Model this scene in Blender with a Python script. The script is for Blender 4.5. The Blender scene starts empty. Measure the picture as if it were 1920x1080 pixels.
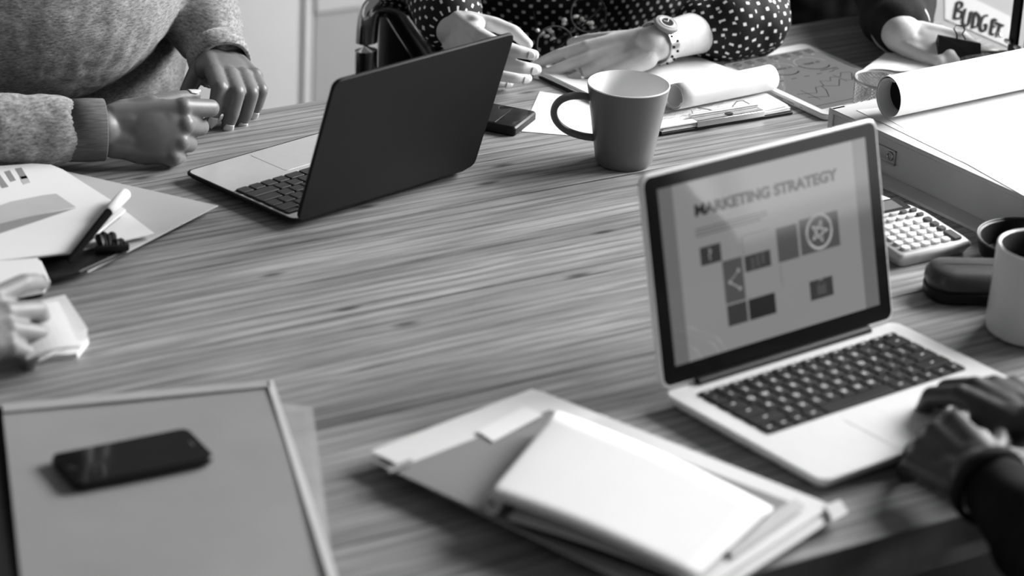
import bpy, bmesh, math, random
from mathutils import Vector, Matrix, noise

D = bpy.data
S = bpy.context.scene
COL = S.collection
V = Vector
R = math.radians
random.seed(7)

# ------------------------------------------------------------------ camera
CAM = V((-2.53, -2.9487, 1.9559))
CR = V((0.8460, -0.5311, 0.0480)).normalized()
CU = V((0.1739, 0.3598, 0.9167)).normalized()
CW = V((0.5041, 0.7671, -0.3968)).normalized()
FOC = 5250.0
cam = D.cameras.new('camera')
camo = D.objects.new('camera', cam)
COL.objects.link(camo)
camo.matrix_world = Matrix(((CR.x, CU.x, -CW.x, CAM.x), (CR.y, CU.y, -CW.y, CAM.y), (CR.z, CU.z, -CW.z, CAM.z), (0, 0, 0, 1)))
cam.sensor_width = 36
cam.lens = FOC / 1920 * 36
cam.dof.use_dof = True
cam.dof.focus_distance = 3.42
cam.dof.aperture_fstop = 3.6
cam.clip_start = 0.05
S.camera = camo

# ------------------------------------------------------------------ world, lights, exposure
w = D.worlds.new('world')
S.world = w
w.use_nodes = True
w.node_tree.nodes['Background'].inputs[0].default_value = (1, 1, 1, 1)
w.node_tree.nodes['Background'].inputs[1].default_value = 0.14
S.view_settings.view_transform = 'Standard'
S.view_settings.look = 'None'
S.view_settings.exposure = 0.0
S.view_settings.gamma = 1.0
S.view_settings.use_curve_mapping = False


def area(name, loc, target, sx, sy, power):
    l = D.lights.new(name, 'AREA')
    l.shape = 'RECTANGLE'
    l.size, l.size_y, l.energy = sx, sy, power
    o = D.objects.new(name, l)
    COL.objects.link(o)
    o.location = loc
    o.rotation_euler = (V(target) - V(loc)).to_track_quat('-Z', 'Y').to_euler()
    return o


# daylight entering through the two windows of the right-hand wall
area('daylight_main', (2.28, -0.70, 2.05), (1.28, -0.70, 1.45), 2.5, 2.0, 560)
area('daylight_second', (2.28, -3.95, 1.75), (1.28, -3.95, 1.75), 1.9, 1.7, 30)

# ------------------------------------------------------------------ helpers
T = 0.75                      # table top height


def ray(px, py):
    return CW + CR * ((px - 960) / FOC) - CU * ((py - 540) / FOC)


def on(px, py, z=0.0):        # point at height z above the table top
    d = ray(px, py)
    return CAM + d * ((T + z - CAM.z) / d.z)


def aty(px, py, y):           # point on the vertical plane Y = y
    d = ray(px, py)
    return CAM + d * ((y - CAM.y) / d.y)


def atx(px, py, x):
    d = ray(px, py)
    return CAM + d * ((x - CAM.x) / d.x)


def nodes_mat(name):
    m = D.materials.new(name)
    m.use_nodes = True
    nt = m.node_tree
    return m, nt, nt.nodes['Principled BSDF']


def mat(name, g, rough=0.5, metal=0.0, var=0.06, scale=30.0, bump=0.0, bscale=None, spec=0.5, emit=0.0, coat=0.0,
        stretch=(1, 1, 1), sheen=0.0, sss=0.0):
    m, nt, b = nodes_mat(name)
    tc = nt.nodes.new('ShaderNodeTexCoord')
    mp = nt.nodes.new('ShaderNodeMapping')
    mp.inputs['Scale'].default_value = stretch
    nt.links.new(tc.outputs['Object'], mp.inputs['Vector'])
    n = nt.nodes.new('ShaderNodeTexNoise')
    n.inputs['Scale'].default_value = scale
    n.inputs['Detail'].default_value = 4
    nt.links.new(mp.outputs[0], n.inputs['Vector'])
    r = nt.nodes.new('ShaderNodeValToRGB')
    r.color_ramp.elements[0].position = 0.25
    r.color_ramp.elements[1].position = 0.75
    lo, hi = max(0, g * (1 - var)), min(1, g * (1 + var))
    r.color_ramp.elements[0].color = (lo, lo, lo, 1)
    r.color_ramp.elements[1].color = (hi, hi, hi, 1)
    nt.links.new(n.outputs['Fac'], r.inputs['Fac'])
    nt.links.new(r.outputs['Color'], b.inputs['Base Color'])
    b.inputs['Roughness'].default_value = rough
    b.inputs['Metallic'].default_value = metal
    b.inputs['Specular IOR Level'].default_value = spec
    b.inputs['Coat Weight'].default_value = coat
    b.inputs['Sheen Weight'].default_value = sheen
    if emit:
        nt.links.new(r.outputs['Color'], b.inputs['Emission Color'])
        b.inputs['Emission Strength'].default_value = emit
    if bump:
        n2 = nt.nodes.new('ShaderNodeTexNoise')
        n2.inputs['Scale'].default_value = bscale or scale * 4
        n2.inputs['Detail'].default_value = 3
        nt.links.new(mp.outputs[0], n2.inputs['Vector'])
        bp = nt.nodes.new('ShaderNodeBump')
        bp.inputs['Strength'].default_value = bump
        bp.inputs['Distance'].default_value = 0.002
        nt.links.new(n2.outputs['Fac'], bp.inputs['Height'])
        nt.links.new(bp.outputs[0], b.inputs['Normal'])
    return m


def wood_mat():
    m, nt, b = nodes_mat('oak_planks')
    N = nt.nodes.new
    L = nt.links.new
    tc = N('ShaderNodeTexCoord')
    oi = N('ShaderNodeObjectInfo')
    off = N('ShaderNodeVectorMath')
    off.operation = 'MULTIPLY_ADD'
    comb = N('ShaderNodeCombineXYZ')
    L(oi.outputs['Random'], comb.inputs[0])
    L(oi.outputs['Random'], comb.inputs[1])
    off.inputs[1].default_value = (9.0, 17.0, 3.0)
    L(comb.outputs[0], off.inputs[0])
    L(tc.outputs['Object'], off.inputs[2])

    def nz(scale, st, detail=5, dist=0.0, rough=0.55):
        mp = N('ShaderNodeMapping')
        mp.inputs['Scale'].default_value = st
        L(off.outputs[0], mp.inputs['Vector'])
        n = N('ShaderNodeTexNoise')
        n.inputs['Scale'].default_value = scale
        n.inputs['Detail'].default_value = detail
        n.inputs['Distortion'].default_value = dist
        n.inputs['Roughness'].default_value = rough
        L(mp.outputs[0], n.inputs['Vector'])
        return n.outputs['Fac']

    def ramp(src, stops):
        r = N('ShaderNodeValToRGB')
        e = r.color_ramp.elements
        while len(e) < len(stops):
            e.new(0.5)
        for k, (p, c) in enumerate(stops):
            e[k].position = p
            e[k].color = (c, c, c, 1)
        L(src, r.inputs['Fac'])
        return r.outputs['Color']

    def mix(a, c, f, mode):
        x = N('ShaderNodeMix')
        x.data_type = 'RGBA'
        x.blend_type = mode
        x.inputs[0].default_value = f
        L(a, x.inputs[6])
        L(c, x.inputs[7])
        return x.outputs[2]
    broad = ramp(nz(1.0, (1.6, 26, 2), 4, 1.2), [(0.28, 0.205), (0.5, 0.29), (0.75, 0.385)])
    grain = ramp(nz(1.0, (5, 170, 5), 5, 0.8), [(0.32, 0.48), (0.52, 0.98), (0.75, 1.25)])
    fine = ramp(nz(1.0, (16, 640, 8), 3, 0.3), [(0.3, 0.62), (0.6, 1.05)])
    streak = ramp(nz(1.0, (1.5, 95, 3), 3, 1.6), [(0.33, 0.28), (0.38, 1.0)])
    patch = ramp(nz(3.0, (1, 2.0, 1), 3, 0.5), [(0.3, 0.8), (0.7, 1.12)])
    c = mix(broad, grain, 0.75, 'MULTIPLY')
    c = mix(c, fine, 0.7, 'MULTIPLY')
    c = mix(c, streak, 0.8, 'MULTIPLY')
    c = mix(c, patch, 0.8, 'MULTIPLY')
    # flowing growth rings
    mw = N('ShaderNodeMapping')
    mw.inputs['Scale'].default_value = (0.9, 7.0, 1.0)
    L(off.outputs[0], mw.inputs['Vector'])
    wv = N('ShaderNodeTexWave')
    wv.bands_direction = 'Y'
    wv.inputs['Scale'].default_value = 3.0
    wv.inputs['Distortion'].default_value = 7.0
    wv.inputs['Detail'].default_value = 2.0
    wv.inputs['Detail Scale'].default_value = 0.8
    L(mw.outputs[0], wv.inputs['Vector'])
    c = mix(c, ramp(wv.outputs['Fac'], [(0.0, 0.55), (0.18, 0.95), (1.0, 1.1)]), 0.75, 'MULTIPLY')
    # a few elongated dark knots
    mp = N('ShaderNodeMapping')
    mp.inputs['Scale'].default_value = (2.6, 9.0, 1)
    L(off.outputs[0], mp.inputs['Vector'])
    vo = N('ShaderNodeTexVoronoi')
    vo.inputs['Scale'].default_value = 1.0
    vo.voronoi_dimensions = '2D'
    L(mp.outputs[0], vo.inputs['Vector'])
    knot = ramp(vo.outputs['Distance'], [(0.014, 0.16), (0.055, 1.0)])
    c = mix(c, knot, 0.85, 'MULTIPLY')
    L(c, b.inputs['Base Color'])
    b.inputs['Roughness'].default_value = 0.42
    b.inputs['Specular IOR Level'].default_value = 0.45
    bp = N('ShaderNodeBump')
    bp.inputs['Strength'].default_value = 0.25
    bp.inputs['Distance'].default_value = 0.0015
    L(grain, bp.inputs['Height'])
    L(bp.outputs[0], b.inputs['Normal'])
    return m


def knit_mat(name, g):
    m, nt, b = nodes_mat(name)
    N = nt.nodes.new
    L = nt.links.new
    tc = N('ShaderNodeTexCoord')
    mp = N('ShaderNodeMapping')
    mp.inputs['Scale'].default_value = (150, 150, 420)
    mp.inputs['Rotation'].default_value = (0, R(20), 0)
    L(tc.outputs['Object'], mp.inputs['Vector'])
    n = N('ShaderNodeTexNoise')
    n.inputs['Scale'].default_value = 1.0
    n.inputs['Detail'].default_value = 4
    n.inputs['Roughness'].default_value = 0.7
    L(mp.outputs[0], n.inputs['Vector'])
    r = N('ShaderNodeValToRGB')
    r.color_ramp.elements[0].position = 0.34
    r.color_ramp.elements[0].color = (g * .5,) * 3 + (1,)
    r.color_ramp.elements[1].position = 0.66
    r.color_ramp.elements[1].color = (min(1, g * 1.55),) * 3 + (1,)
    L(n.outputs['Fac'], r.inputs['Fac'])
    L(r.outputs['Color'], b.inputs['Base Color'])
    b.inputs['Roughness'].default_value = 0.95
    b.inputs['Specular IOR Level'].default_value = 0.1
    b.inputs['Sheen Weight'].default_value = 0.25
    bp = N('ShaderNodeBump')
    bp.inputs['Strength'].default_value = 0.35
    bp.inputs['Distance'].default_value = 0.0015
    L(n.outputs['Fac'], bp.inputs['Height'])
    L(bp.outputs[0], b.inputs['Normal'])
    return m


def dot_mat():
    # black cloth printed with staggered small white dots, laid out along the cloth (UV in metres)
    m, nt, b = nodes_mat('dotted_cloth')
    N = nt.nodes.new
    L = nt.links.new
    uv = N('ShaderNodeUVMap')
    uv.uv_map = 'cloth'
    sep = N('ShaderNodeSeparateXYZ')
    L(uv.outputs[0], sep.inputs[0])

    def mth(op, a, c=None):
        x = N('ShaderNodeMath')
        x.operation = op
        if isinstance(a, (int, float)):
            x.inputs[0].default_value = a
        else:
            L(a, x.inputs[0])
        if c is not None:
            if isinstance(c, (int, float)):
                x.inputs[1].default_value = c
            else:
                L(c, x.inputs[1])
        return x.outputs[0]
    P = 0.0205

    def grid(o):
        fx = mth('ABSOLUTE', mth('SUBTRACT', mth('FRACT', mth('ADD', mth('DIVIDE', sep.outputs[0], P), o)), 0.5))
        fy = mth('ABSOLUTE', mth('SUBTRACT', mth('FRACT', mth('ADD', mth('DIVIDE', sep.outputs[1], P), o)), 0.5))
        return mth('MULTIPLY', mth('LESS_THAN', fx, 0.11), mth('LESS_THAN', fy, 0.11))
    mask = mth('MAXIMUM', grid(0.0), grid(0.5))
    mx = N('ShaderNodeMix')
    mx.data_type = 'RGBA'
    L(mask, mx.inputs[0])
    mx.inputs[6].default_value = (0.012, 0.012, 0.012, 1)
    mx.inputs[7].default_value = (0.85, 0.85, 0.85, 1)
    L(mx.outputs[2], b.inputs['Base Color'])
    b.inputs['Roughness'].default_value = 0.75
    b.inputs['Specular IOR Level'].default_value = 0.2
    return m


M = {}
M['wood'] = wood_mat()
M['paper'] = mat('white_paper', 0.76, 0.75, var=0.02, scale=12, spec=0.2)
M['paper2'] = mat('off_white_paper', 0.66, 0.75, var=0.03, scale=12, spec=0.2)
M['card_grey'] = mat('grey_card', 0.46, 0.6, var=0.06, scale=10, spec=0.3)
M['folder_grey'] = mat('grey_plastic_folder', 0.30, 0.42, var=0.10, scale=7, bump=0.1, bscale=20)
M['folder_pale'] = mat('pale_plastic_folder', 0.62, 0.38, var=0.05, scale=9)
M['folder_edge'] = mat('grey_plastic_edge', 0.38, 0.42, var=0.08, scale=7)
M['photo_grey'] = mat('grey_printed_page', 0.24, 0.4, var=0.12, scale=5)
M['print_light'] = mat('light_grey_print', 0.45, 0.7, var=0.05)
M['print_mid'] = mat('mid_grey_print', 0.25, 0.7, var=0.05)
M['ink'] = mat('black_ink', 0.02, 0.6, var=0.1)
M['black'] = mat('black_plastic', 0.010, 0.4, var=0.2, scale=40, spec=0.2)
M['black_matte'] = mat('matte_black', 0.010, 0.8, var=0.2, scale=40, spec=0.2)
M['black_gloss'] = mat('glossy_black_glass', 0.006, 0.06, var=0.2)
M['bezel'] = mat('black_screen_border', 0.008, 0.12, var=0.1, spec=0.12)
M['dark_metal'] = mat('space_grey_aluminium', 0.008, 0.5, metal=0.1, spec=0.2, var=0.04, scale=80, bump=0.03, bscale=900)
M['deck'] = mat('grey_aluminium_deck', 0.64, 0.28, metal=0.35, var=0.03, scale=80)
M['silver'] = mat('silver_aluminium', 0.76, 0.40, metal=0.25, var=0.02, scale=90, bump=0.03, bscale=900)
M['key_black'] = mat('black_keys', 0.008, 0.45, var=0.2, spec=0.25)
M['key_grey'] = mat('dark_grey_keys', 0.035, 0.5, var=0.2)
M['legend'] = mat('white_legend', 0.7, 0.6, var=0.02)
M['chrome'] = mat('polished_chrome', 0.75, 0.08, metal=1.0, var=0.02)
M['steel'] = mat('brushed_steel', 0.55, 0.3, metal=1.0, var=0.06, scale=60)
M['mug_out'] = mat('grey_glazed_ceramic', 0.14, 0.35, var=0.03, spec=0.5)
M['mug_in'] = mat('white_glazed_ceramic', 0.72, 0.28, var=0.02)
M['mug_white'] = mat('pale_ceramic', 0.66, 0.35, var=0.02)
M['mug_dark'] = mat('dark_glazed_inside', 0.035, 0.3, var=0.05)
M['coffee'] = mat('dark_coffee', 0.012, 0.1, var=0.1)
M['calc_body'] = mat('pale_grey_plastic', 0.48, 0.45, var=0.03)
M['calc_key'] = mat('light_calculator_keys', 0.66, 0.45, var=0.03)
M['calc_dark'] = mat('dark_calculator_keys', 0.05, 0.45, var=0.1)
M['lcd'] = mat('lcd_glass', 0.16, 0.15, var=0.05)
M['box_grey'] = mat('grey_box_board', 0.52, 0.55, var=0.06, scale=14)
M['wall'] = mat('white_wall_paint', 0.52, 0.8, var=0.02, scale=6)
M['panel'] = mat('grey_wall_panel', 0.30, 0.6, var=0.03, scale=6)
M['panel_light'] = mat('pale_wall_panel', 0.42, 0.6, var=0.03, scale=6)
M['floor'] = mat('shade_darkened_floor', 0.012, 0.95, spec=0.0, var=0.1, scale=5)  # near-black colour puts in the shade under the table
M['skin_light'] = mat('light_skin', 0.56, 0.5, var=0.08, scale=60, bump=0.04, bscale=700, spec=0.35)
M['skin_mid'] = mat('brown_skin', 0.15, 0.45, var=0.10, scale=60, bump=0.04, bscale=700, spec=0.4)
M['skin_tan'] = mat('tanned_skin', 0.22, 0.5, var=0.10, scale=60, bump=0.04, bscale=700, spec=0.35)
M['skin_dark'] = mat('deep_brown_skin', 0.045, 0.45, var=0.15, scale=60, bump=0.04, bscale=700, spec=0.4)
M['nail_pale'] = mat('pale_nail', 0.55, 0.25, var=0.03)
M['nail_light'] = mat('natural_nail', 0.62, 0.25, var=0.03)
M['knit'] = knit_mat('grey_knit', 0.26)
M['rib'] = mat('ribbed_cuff_knit', 0.13, 0.95, var=0.35, scale=1.0, stretch=(60, 60, 900), spec=0.1, bump=0.4, bscale=1.0)
M['dots'] = dot_mat()
M['cloth_black'] = mat('black_cloth', 0.010, 0.9, var=0.3, scale=50, spec=0.15, bump=0.2, bscale=200)
M['cloth_dark'] = mat('charcoal_cloth', 0.016, 0.9, var=0.3, scale=50, spec=0.15, bump=0.2, bscale=200)
M['cloth_pale'] = mat('pale_cloth', 0.6, 0.9, var=0.1, scale=50, spec=0.15)
M['leather'] = mat('black_leather', 0.012, 0.5, var=0.2, scale=60, bump=0.15, bscale=220)


def glass_mat():
    m, nt, b = nodes_mat('clear_glass')
    b.inputs['Base Color'].default_value = (0.9, 0.9, 0.9, 1)
    b.inputs['Roughness'].default_value = 0.03
    b.inputs['Transmission Weight'].default_value = 1.0
    b.inputs['IOR'].default_value = 1.1
    return m


def sleeve_plastic():
    m, nt, b = nodes_mat('translucent_plastic_sleeve')
    n = nt.nodes.new('ShaderNodeTexNoise')
    n.inputs['Scale'].default_value = 12
    r = nt.nodes.new('ShaderNodeValToRGB')
    r.color_ramp.elements[0].color = (0.45,) * 3 + (1,)
    r.color_ramp.elements[1].color = (0.62,) * 3 + (1,)
    nt.links.new(n.outputs['Fac'], r.inputs['Fac'])
    nt.links.new(r.outputs['Color'], b.inputs['Base Color'])
    b.inputs['Roughness'].default_value = 0.22
    b.inputs['Alpha'].default_value = 0.55
    return m


M['glass'] = glass_mat()
M['daylit_glass'] = mat('daylit_frosted_glass', 0.9, 0.4, var=0.04, scale=2, emit=2.2)
M['sleeve'] = sleeve_plastic()


def screen_mat(name, g, e):
    # an emitting display under glossy glass: g is the light it gives off
    m = mat(name, g, 0.05, var=0.03, scale=3, emit=1.0, spec=e)
    b = m.node_tree.nodes['Principled BSDF']
    for l in list(b.inputs['Base Color'].links):
        m.node_tree.links.remove(l)
    b.inputs['Base Color'].default_value = (0.012, 0.012, 0.012, 1)
    return m


class MB:
    def __init__(s):
        s.v, s.f = [], []

    def add(s, vs, fs):
        o = len(s.v)
        s.v += [V(v) for v in vs]
        s.f += [tuple(i + o for i in f) for f in fs]
        return s

    def rings(s, rings, close=True, caps=True, loop=False):
        n = len(rings[0])
        vs = [p for r in rings for p in r]
        fs = []
        m = len(rings)
        for i in range(m if loop else m - 1):
            a, b = i * n, ((i + 1) % m) * n
            for j in range(n if close else n - 1):
                k = (j + 1) % n
                fs.append((a + j, a + k, b + k, b + j))
        if caps and not loop:
            fs.append(tuple(range(n - 1, -1, -1)))
            fs.append(tuple((m - 1) * n + j for j in range(n)))
        return s.add(vs, fs)

    def box(s, c, d, rot=None):
        c = V(c)
        vs = []
        for z in (-1, 1):
            for x, y in ((-1, -1), (1, -1), (1, 1), (-1, 1)):
                p = V((x * d[0] / 2, y * d[1] / 2, z * d[2] / 2))
                vs.append(c + (rot @ p if rot else p))
        return s.add(vs, [(3, 2, 1, 0), (4, 5, 6, 7), (0, 1, 5, 4), (1, 2, 6, 5), (2, 3, 7, 6), (3, 0, 4, 7)])

    def prism(s, poly, z0, z1, bev=0.0):
        poly = [V((p[0], p[1])) for p in poly]
        n = len(poly)
        ar = sum(poly[i].x * poly[(i + 1) % n].y - poly[(i + 1) % n].x * poly[i].y for i in range(n))
        if ar < 0:
            poly = poly[::-1]
        if bev > 0:
            ins = []
            for i in range(n):
                a = (poly[i] - poly[i - 1]).normalized()
                b = (poly[(i + 1) % n] - poly[i]).normalized()
                na, nb = V((-a.y, a.x)), V((-b.y, b.x))
                t = (na + nb)
                t = t / max(0.3, t.length_squared) * 2 if t.length > 1e-6 else na
                ins.append(poly[i] + t * bev)
            prof = [(ins, z0), (poly, z0 + bev), (poly, z1 - bev), (ins, z1)]
        else:
            prof = [(poly, z0), (poly, z1)]
        return s.rings([[(q.x, q.y, z) for q in pl] for pl, z in prof])

    def lathe(s, prof, n=40, c=(0, 0, 0)):
        rg = [[(c[0] + r * math.cos(2 * math.pi * j / n), c[1] + r * math.sin(2 * math.pi * j / n), c[2] + z) for j in range(n)] for r, z in prof]
        return s.rings(rg)

    def tube(s, path, r, n=10, loop=False, flat=1.0, upv=(0, 0, 1)):
        path = [V(p) for p in path]
        m = len(path)
        rg = []
        up = V(upv)
        for i in range(m):
            if loop:
                t = path[(i + 1) % m] - path[i - 1]
            else:
                t = path[min(i + 1, m - 1)] - path[max(i - 1, 0)]
            t.normalize()
            a = t.cross(up)
            if a.length < 1e-3:
                a = t.cross(V((1, 0, 0)))
            a.normalize()
            b = a.cross(t)
            rr = r[i] if isinstance(r, (list, tuple)) else r
            rg.append([path[i] + a * (rr * math.cos(2 * math.pi * j / n)) + b * (rr * flat * math.sin(2 * math.pi * j / n)) for j in range(n)])
        return s.rings(rg, loop=loop)

    def cap(s, p0, p1, r0, r1, n=16):
        p0, p1 = V(p0), V(p1)
        t = p1 - p0
        if t.length < 1e-6:
            t = V((0, 0, 1e-6))
        q = t.to_track_quat('Z', 'Y')
        rg = []
        h = n // 4
        for k in range(h + 1):
            th = -math.pi / 2 + math.pi / 2 * k / h
            rg.append((p0, r0 * max(math.cos(th), 0.02), r0 * math.sin(th)))
        for k in range(h + 1):
            th = math.pi / 2 * k / h
            rg.append((p1, r1 * max(math.cos(th), 0.02), r1 * math.sin(th)))
        return s.rings([[c + q @ V((rr * math.cos(2 * math.pi * j / n), rr * math.sin(2 * math.pi * j / n), dz)) for j in range(n)] for c, rr, dz in rg])

    def ell(s, c, rad, rot=None, n=24):
        c = V(c)
        rg = []
        for k in range(n // 2 + 1):
            th = -math.pi / 2 + math.pi * k / (n // 2)
            rg.append([c + ((rot or Matrix.Identity(3)) @ V((rad[0] * max(.01, math.cos(th)) * math.cos(2 * math.pi * j / n), rad[1] * max(.01, math.cos(th)) * math.sin(2 * math.pi * j / n), rad[2] * math.sin(th)))) for j in range(n)])
        return s.rings(rg)

    def mesh(s, name):
        me = D.meshes.new(name)
        me.from_pydata([tuple(v) for v in s.v], [], s.f)
        me.validate()
        me.update()
        return me

    def build(s, name, m, parent=None, smooth=False, center=False, loc=None, rz=0.0, ang=35):
        me = s.mesh(name)
        bm = bmesh.new()
        bm.from_mesh(me)
        bmesh.ops.recalc_face_normals(bm, faces=bm.faces)
        bm.to_mesh(me)
        bm.free()
        me.materials.append(M[m] if isinstance(m, str) else m)
        o = D.objects.new(name, me)
        COL.objects.link(o)
        if center:
            xs = [v.co.x for v in me.vertices]
            ys = [v.co.y for v in me.vertices]
            zs = [v.co.z for v in me.vertices]
            c = V(((min(xs) + max(xs)) / 2, (min(ys) + max(ys)) / 2, min(zs)))
            me.transform(Matrix.Translation(-c))
            o.location = c
        if loc is not None:
            o.location = loc
            o.rotation_euler.z = rz
        if parent:
            o.parent = parent
        if smooth:
            me.polygons.foreach_set('use_smooth', [True] * len(me.polygons))
            me.set_sharp_from_angle(angle=R(ang))
        return o


def tag(o, label, cat, group=None):
    o['label'] = label
    o['category'] = cat
    if group:
        o['group'] = group
    return o


def thing(name, label, cat, loc=(0, 0, 0), rz=0.0, group=None):
    o = D.objects.new(name, None)
    o.empty_display_size = 0.02
    COL.objects.link(o)
    o.location = loc
    o.rotation_euler.z = rz
    return tag(o, label, cat, group)


def struct(o):
    o['kind'] = 'structure'
    return o


def rrect(x0, y0, x1, y1, r, n=5):
    out = []
    for cx, cy, a in ((x1 - r, y1 - r, 0), (x0 + r, y1 - r, 90), (x0 + r, y0 + r, 180), (x1 - r, y0 + r, 270)):
        for k in range(n + 1):
            t = R(a + 90 * k / n)
            out.append((cx + r * math.cos(t), cy + r * math.sin(t)))
    return out


def sheet(quad, th, nu=12, nv=12, zf=None):
    """paper from four world corners (a->b is u, a->d is v), thickness th, lifted by zf(u,v)"""
    a, b, c, d = [V(q) for q in quad]
    top = []
    for i in range(nu + 1):
        u = i / nu
        for j in range(nv + 1):
            v = j / nv
            p = (a * (1 - u) + b * u) * (1 - v) + (d * (1 - u) + c * u) * v
            if zf:
                p = p + V((0, 0, zf(u, v)))
            top.append(p)
    m = MB()
    n1 = (nu + 1) * (nv + 1)
    vs = top + [p - V((0, 0, th)) for p in top]
    I = lambda i, j: i * (nv + 1) + j
    fs = []
    for i in range(nu):
        for j in range(nv):
            q = (I(i, j), I(i + 1, j), I(i + 1, j + 1), I(i, j + 1))
            fs.append(q)
            fs.append(tuple(k + n1 for k in q[::-1]))
    edge = [I(i, 0) for i in range(nu)] + [I(nu, j) for j in range(nv)] + [I(i, nv) for i in range(nu, 0, -1)] + [I(0, j) for j in range(nv, 0, -1)]
    for k in range(len(edge)):
        p, q = edge[k], edge[(k + 1) % len(edge)]
        fs.append((p, p + n1, q + n1, q))
    return m.add(vs, fs)


def quad_px(pts, z):
    return [on(x, y, z) for x, y in pts]


def flat_px(name, pts, z0, z1, m, bev=0.0, parent=None, center=True):
    """flat card whose top outline is seen at pts, lying between heights z0 and z1 above the table"""
    poly = [on(x, y, z1) for x, y in pts]
    return MB().prism(poly, T + z0, T + z1, bev).build(name, m, parent, center=center)


def ngon_patch(pts, z, parent, name, m, th=0.0002):
    poly = [on(x, y, z) for x, y in pts]
    return MB().prism(poly, T + z, T + z + th).build(name, m, parent)


def reparent(o, p):
    """attach a mesh built in world coordinates to a thing standing elsewhere"""
    bpy.context.view_layer.update()
    o.parent = p
    o.matrix_parent_inverse = p.matrix_world.inverted()
    return o


_txt = {}


def text_mesh(s, size=1.0, bold=0.0, cond=1.0, align='LEFT'):
    k = (s, size, bold, cond, align)
    if k in _txt:
        return _txt[k]
    cu = D.curves.new('lettering', 'FONT')
    cu.body = s
    cu.size = size
    cu.offset = bold
    cu.extrude = 0.00005
    cu.align_x = align
    o = D.objects.new('lettering', cu)
    COL.objects.link(o)
    bpy.context.view_layer.update()
    me = D.meshes.new_from_object(o.evaluated_get(bpy.context.evaluated_depsgraph_get()))
    D.objects.remove(o)
    me.transform(Matrix.Diagonal((cond, 1, 1, 1)))
    _txt[k] = me
    return me


def text_obj(name, s, size, m, parent, mtx, bold=0.0, cond=1.0, align='LEFT'):
    me = text_mesh(s, size, bold, cond, align)
    if not me.materials:
        me.materials.append(M[m] if isinstance(m, str) else m)
    o = D.objects.new(name, me)
    COL.objects.link(o)
    o.parent = parent
    o.matrix_local = mtx
    return o


def share(name, me, parent, loc=(0, 0, 0), scale=None, rz=0.0):
    o = D.objects.new(name, me)
    COL.objects.link(o)
    o.parent = parent
    o.location = loc
    o.rotation_euler.z = rz
    if scale:
        o.scale = scale
    return o


# ================================================================== the setting
struct(MB().box((0, -1.5, -0.03), (9, 9, 0.06)).build('floor', 'floor'))
WB = 1.55
wb = struct(MB().box((-1.0, WB + 0.05, 0.55), (7.0, 0.10, 1.1)).build('wall_back', 'wall'))
tx = aty(571, 100, WB).x
struct(MB().box((tx + 0.004, WB - 0.003, 0.55), (0.016, 0.006, 1.1)).build('trim_1', 'wall'))
pz = aty(640, 22, WB - 0.02).z
pn = MB().box((tx + 0.72, WB - 0.0015, pz / 2), (1.40, 0.003, pz)).build('trim_2', 'panel')
struct(pn)
struct(MB().box((tx + 0.72, WB - 0.004, pz + 0.06), (1.40, 0.008, 0.12)).build('trim_3', 'panel_light'))
# right wall with two window openings
XR = 2.35
wr = MB()
wr.box((XR, -1.75, 0.45), (0.1, 8.5, 0.9))
wr.box((XR, -1.75, 3.15), (0.1, 8.5, 0.2))
for a, b in ((-6.0, -4.95), (-3.0, -2.0), (0.6, 2.5)):
    wr.box((XR, (a + b) / 2, 1.98), (0.1, b - a, 2.16))
struct(wr.build('wall_right', 'wall'))
for k, (a, b) in enumerate(((-4.95, -3.0), (-2.0, 0.6))):
    fr = MB()
    for y in (a + .03, (a + b) / 2, b - .03):
        fr.box((XR, y, 1.98), (0.05, 0.05, 2.16))
    for z in (0.93, 1.98, 3.03):
        fr.box((XR, (a + b) / 2, z), (0.05, b - a, 0.05))
    wo = struct(fr.build('window_%d' % (k + 1), 'wall'))
    h_ = (b - a) / 2
    for y in (a + h_ / 2, b - h_ / 2):
        for z in (1.455, 2.505):
            MB().box((XR + 0.03, y, z), (0.006, h_ - 0.04, 1.01)).build('pane', 'daylit_glass', wo)

# ================================================================== the table
TX0, TX1, TY = -2.35, 0.62, -1.2517
tb = thing('meeting_table', 'large wooden plank meeting table under laptops and papers', 'table', ((TX0 + TX1) / 2, TY / 2, 0))
edges = [0.0, -0.168, -0.385, -0.603, -0.822, -1.040, TY]
for k in range(6):
    y0, y1 = edges[k + 1] + 0.0012, edges[k] - 0.0012
    cx, cy = (TX0 + TX1) / 2, (y0 + y1) / 2
    pl = MB().prism([(TX0 - cx, y0 - cy), (TX1 - cx, y0 - cy), (TX1 - cx, y1 - cy), (TX0 - cx, y1 - cy)], -0.034, 0, 0.0005).build('plank', 'wood')
    pl.parent = tb
    pl.location = (0, cy - TY / 2, T)
ap = MB()
for sy in (-1, 1):
    ap.box((0, sy * (abs(TY) / 2 - 0.10), T - 0.074), (TX1 - TX0 - 0.3, 0.025, 0.08))
ap.build('apron', 'wood', tb)
for sx in (-1, 1):
    for sy in (-1, 1):
        l = MB().prism(rrect(-.035, -.035, .035, .035, .006, 2), 0, T - 0.034, 0.003).build('leg', 'wood', tb)
        l.location = (sx * ((TX1 - TX0) / 2 - 0.12), sy * (abs(TY) / 2 - 0.10), 0)


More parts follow.
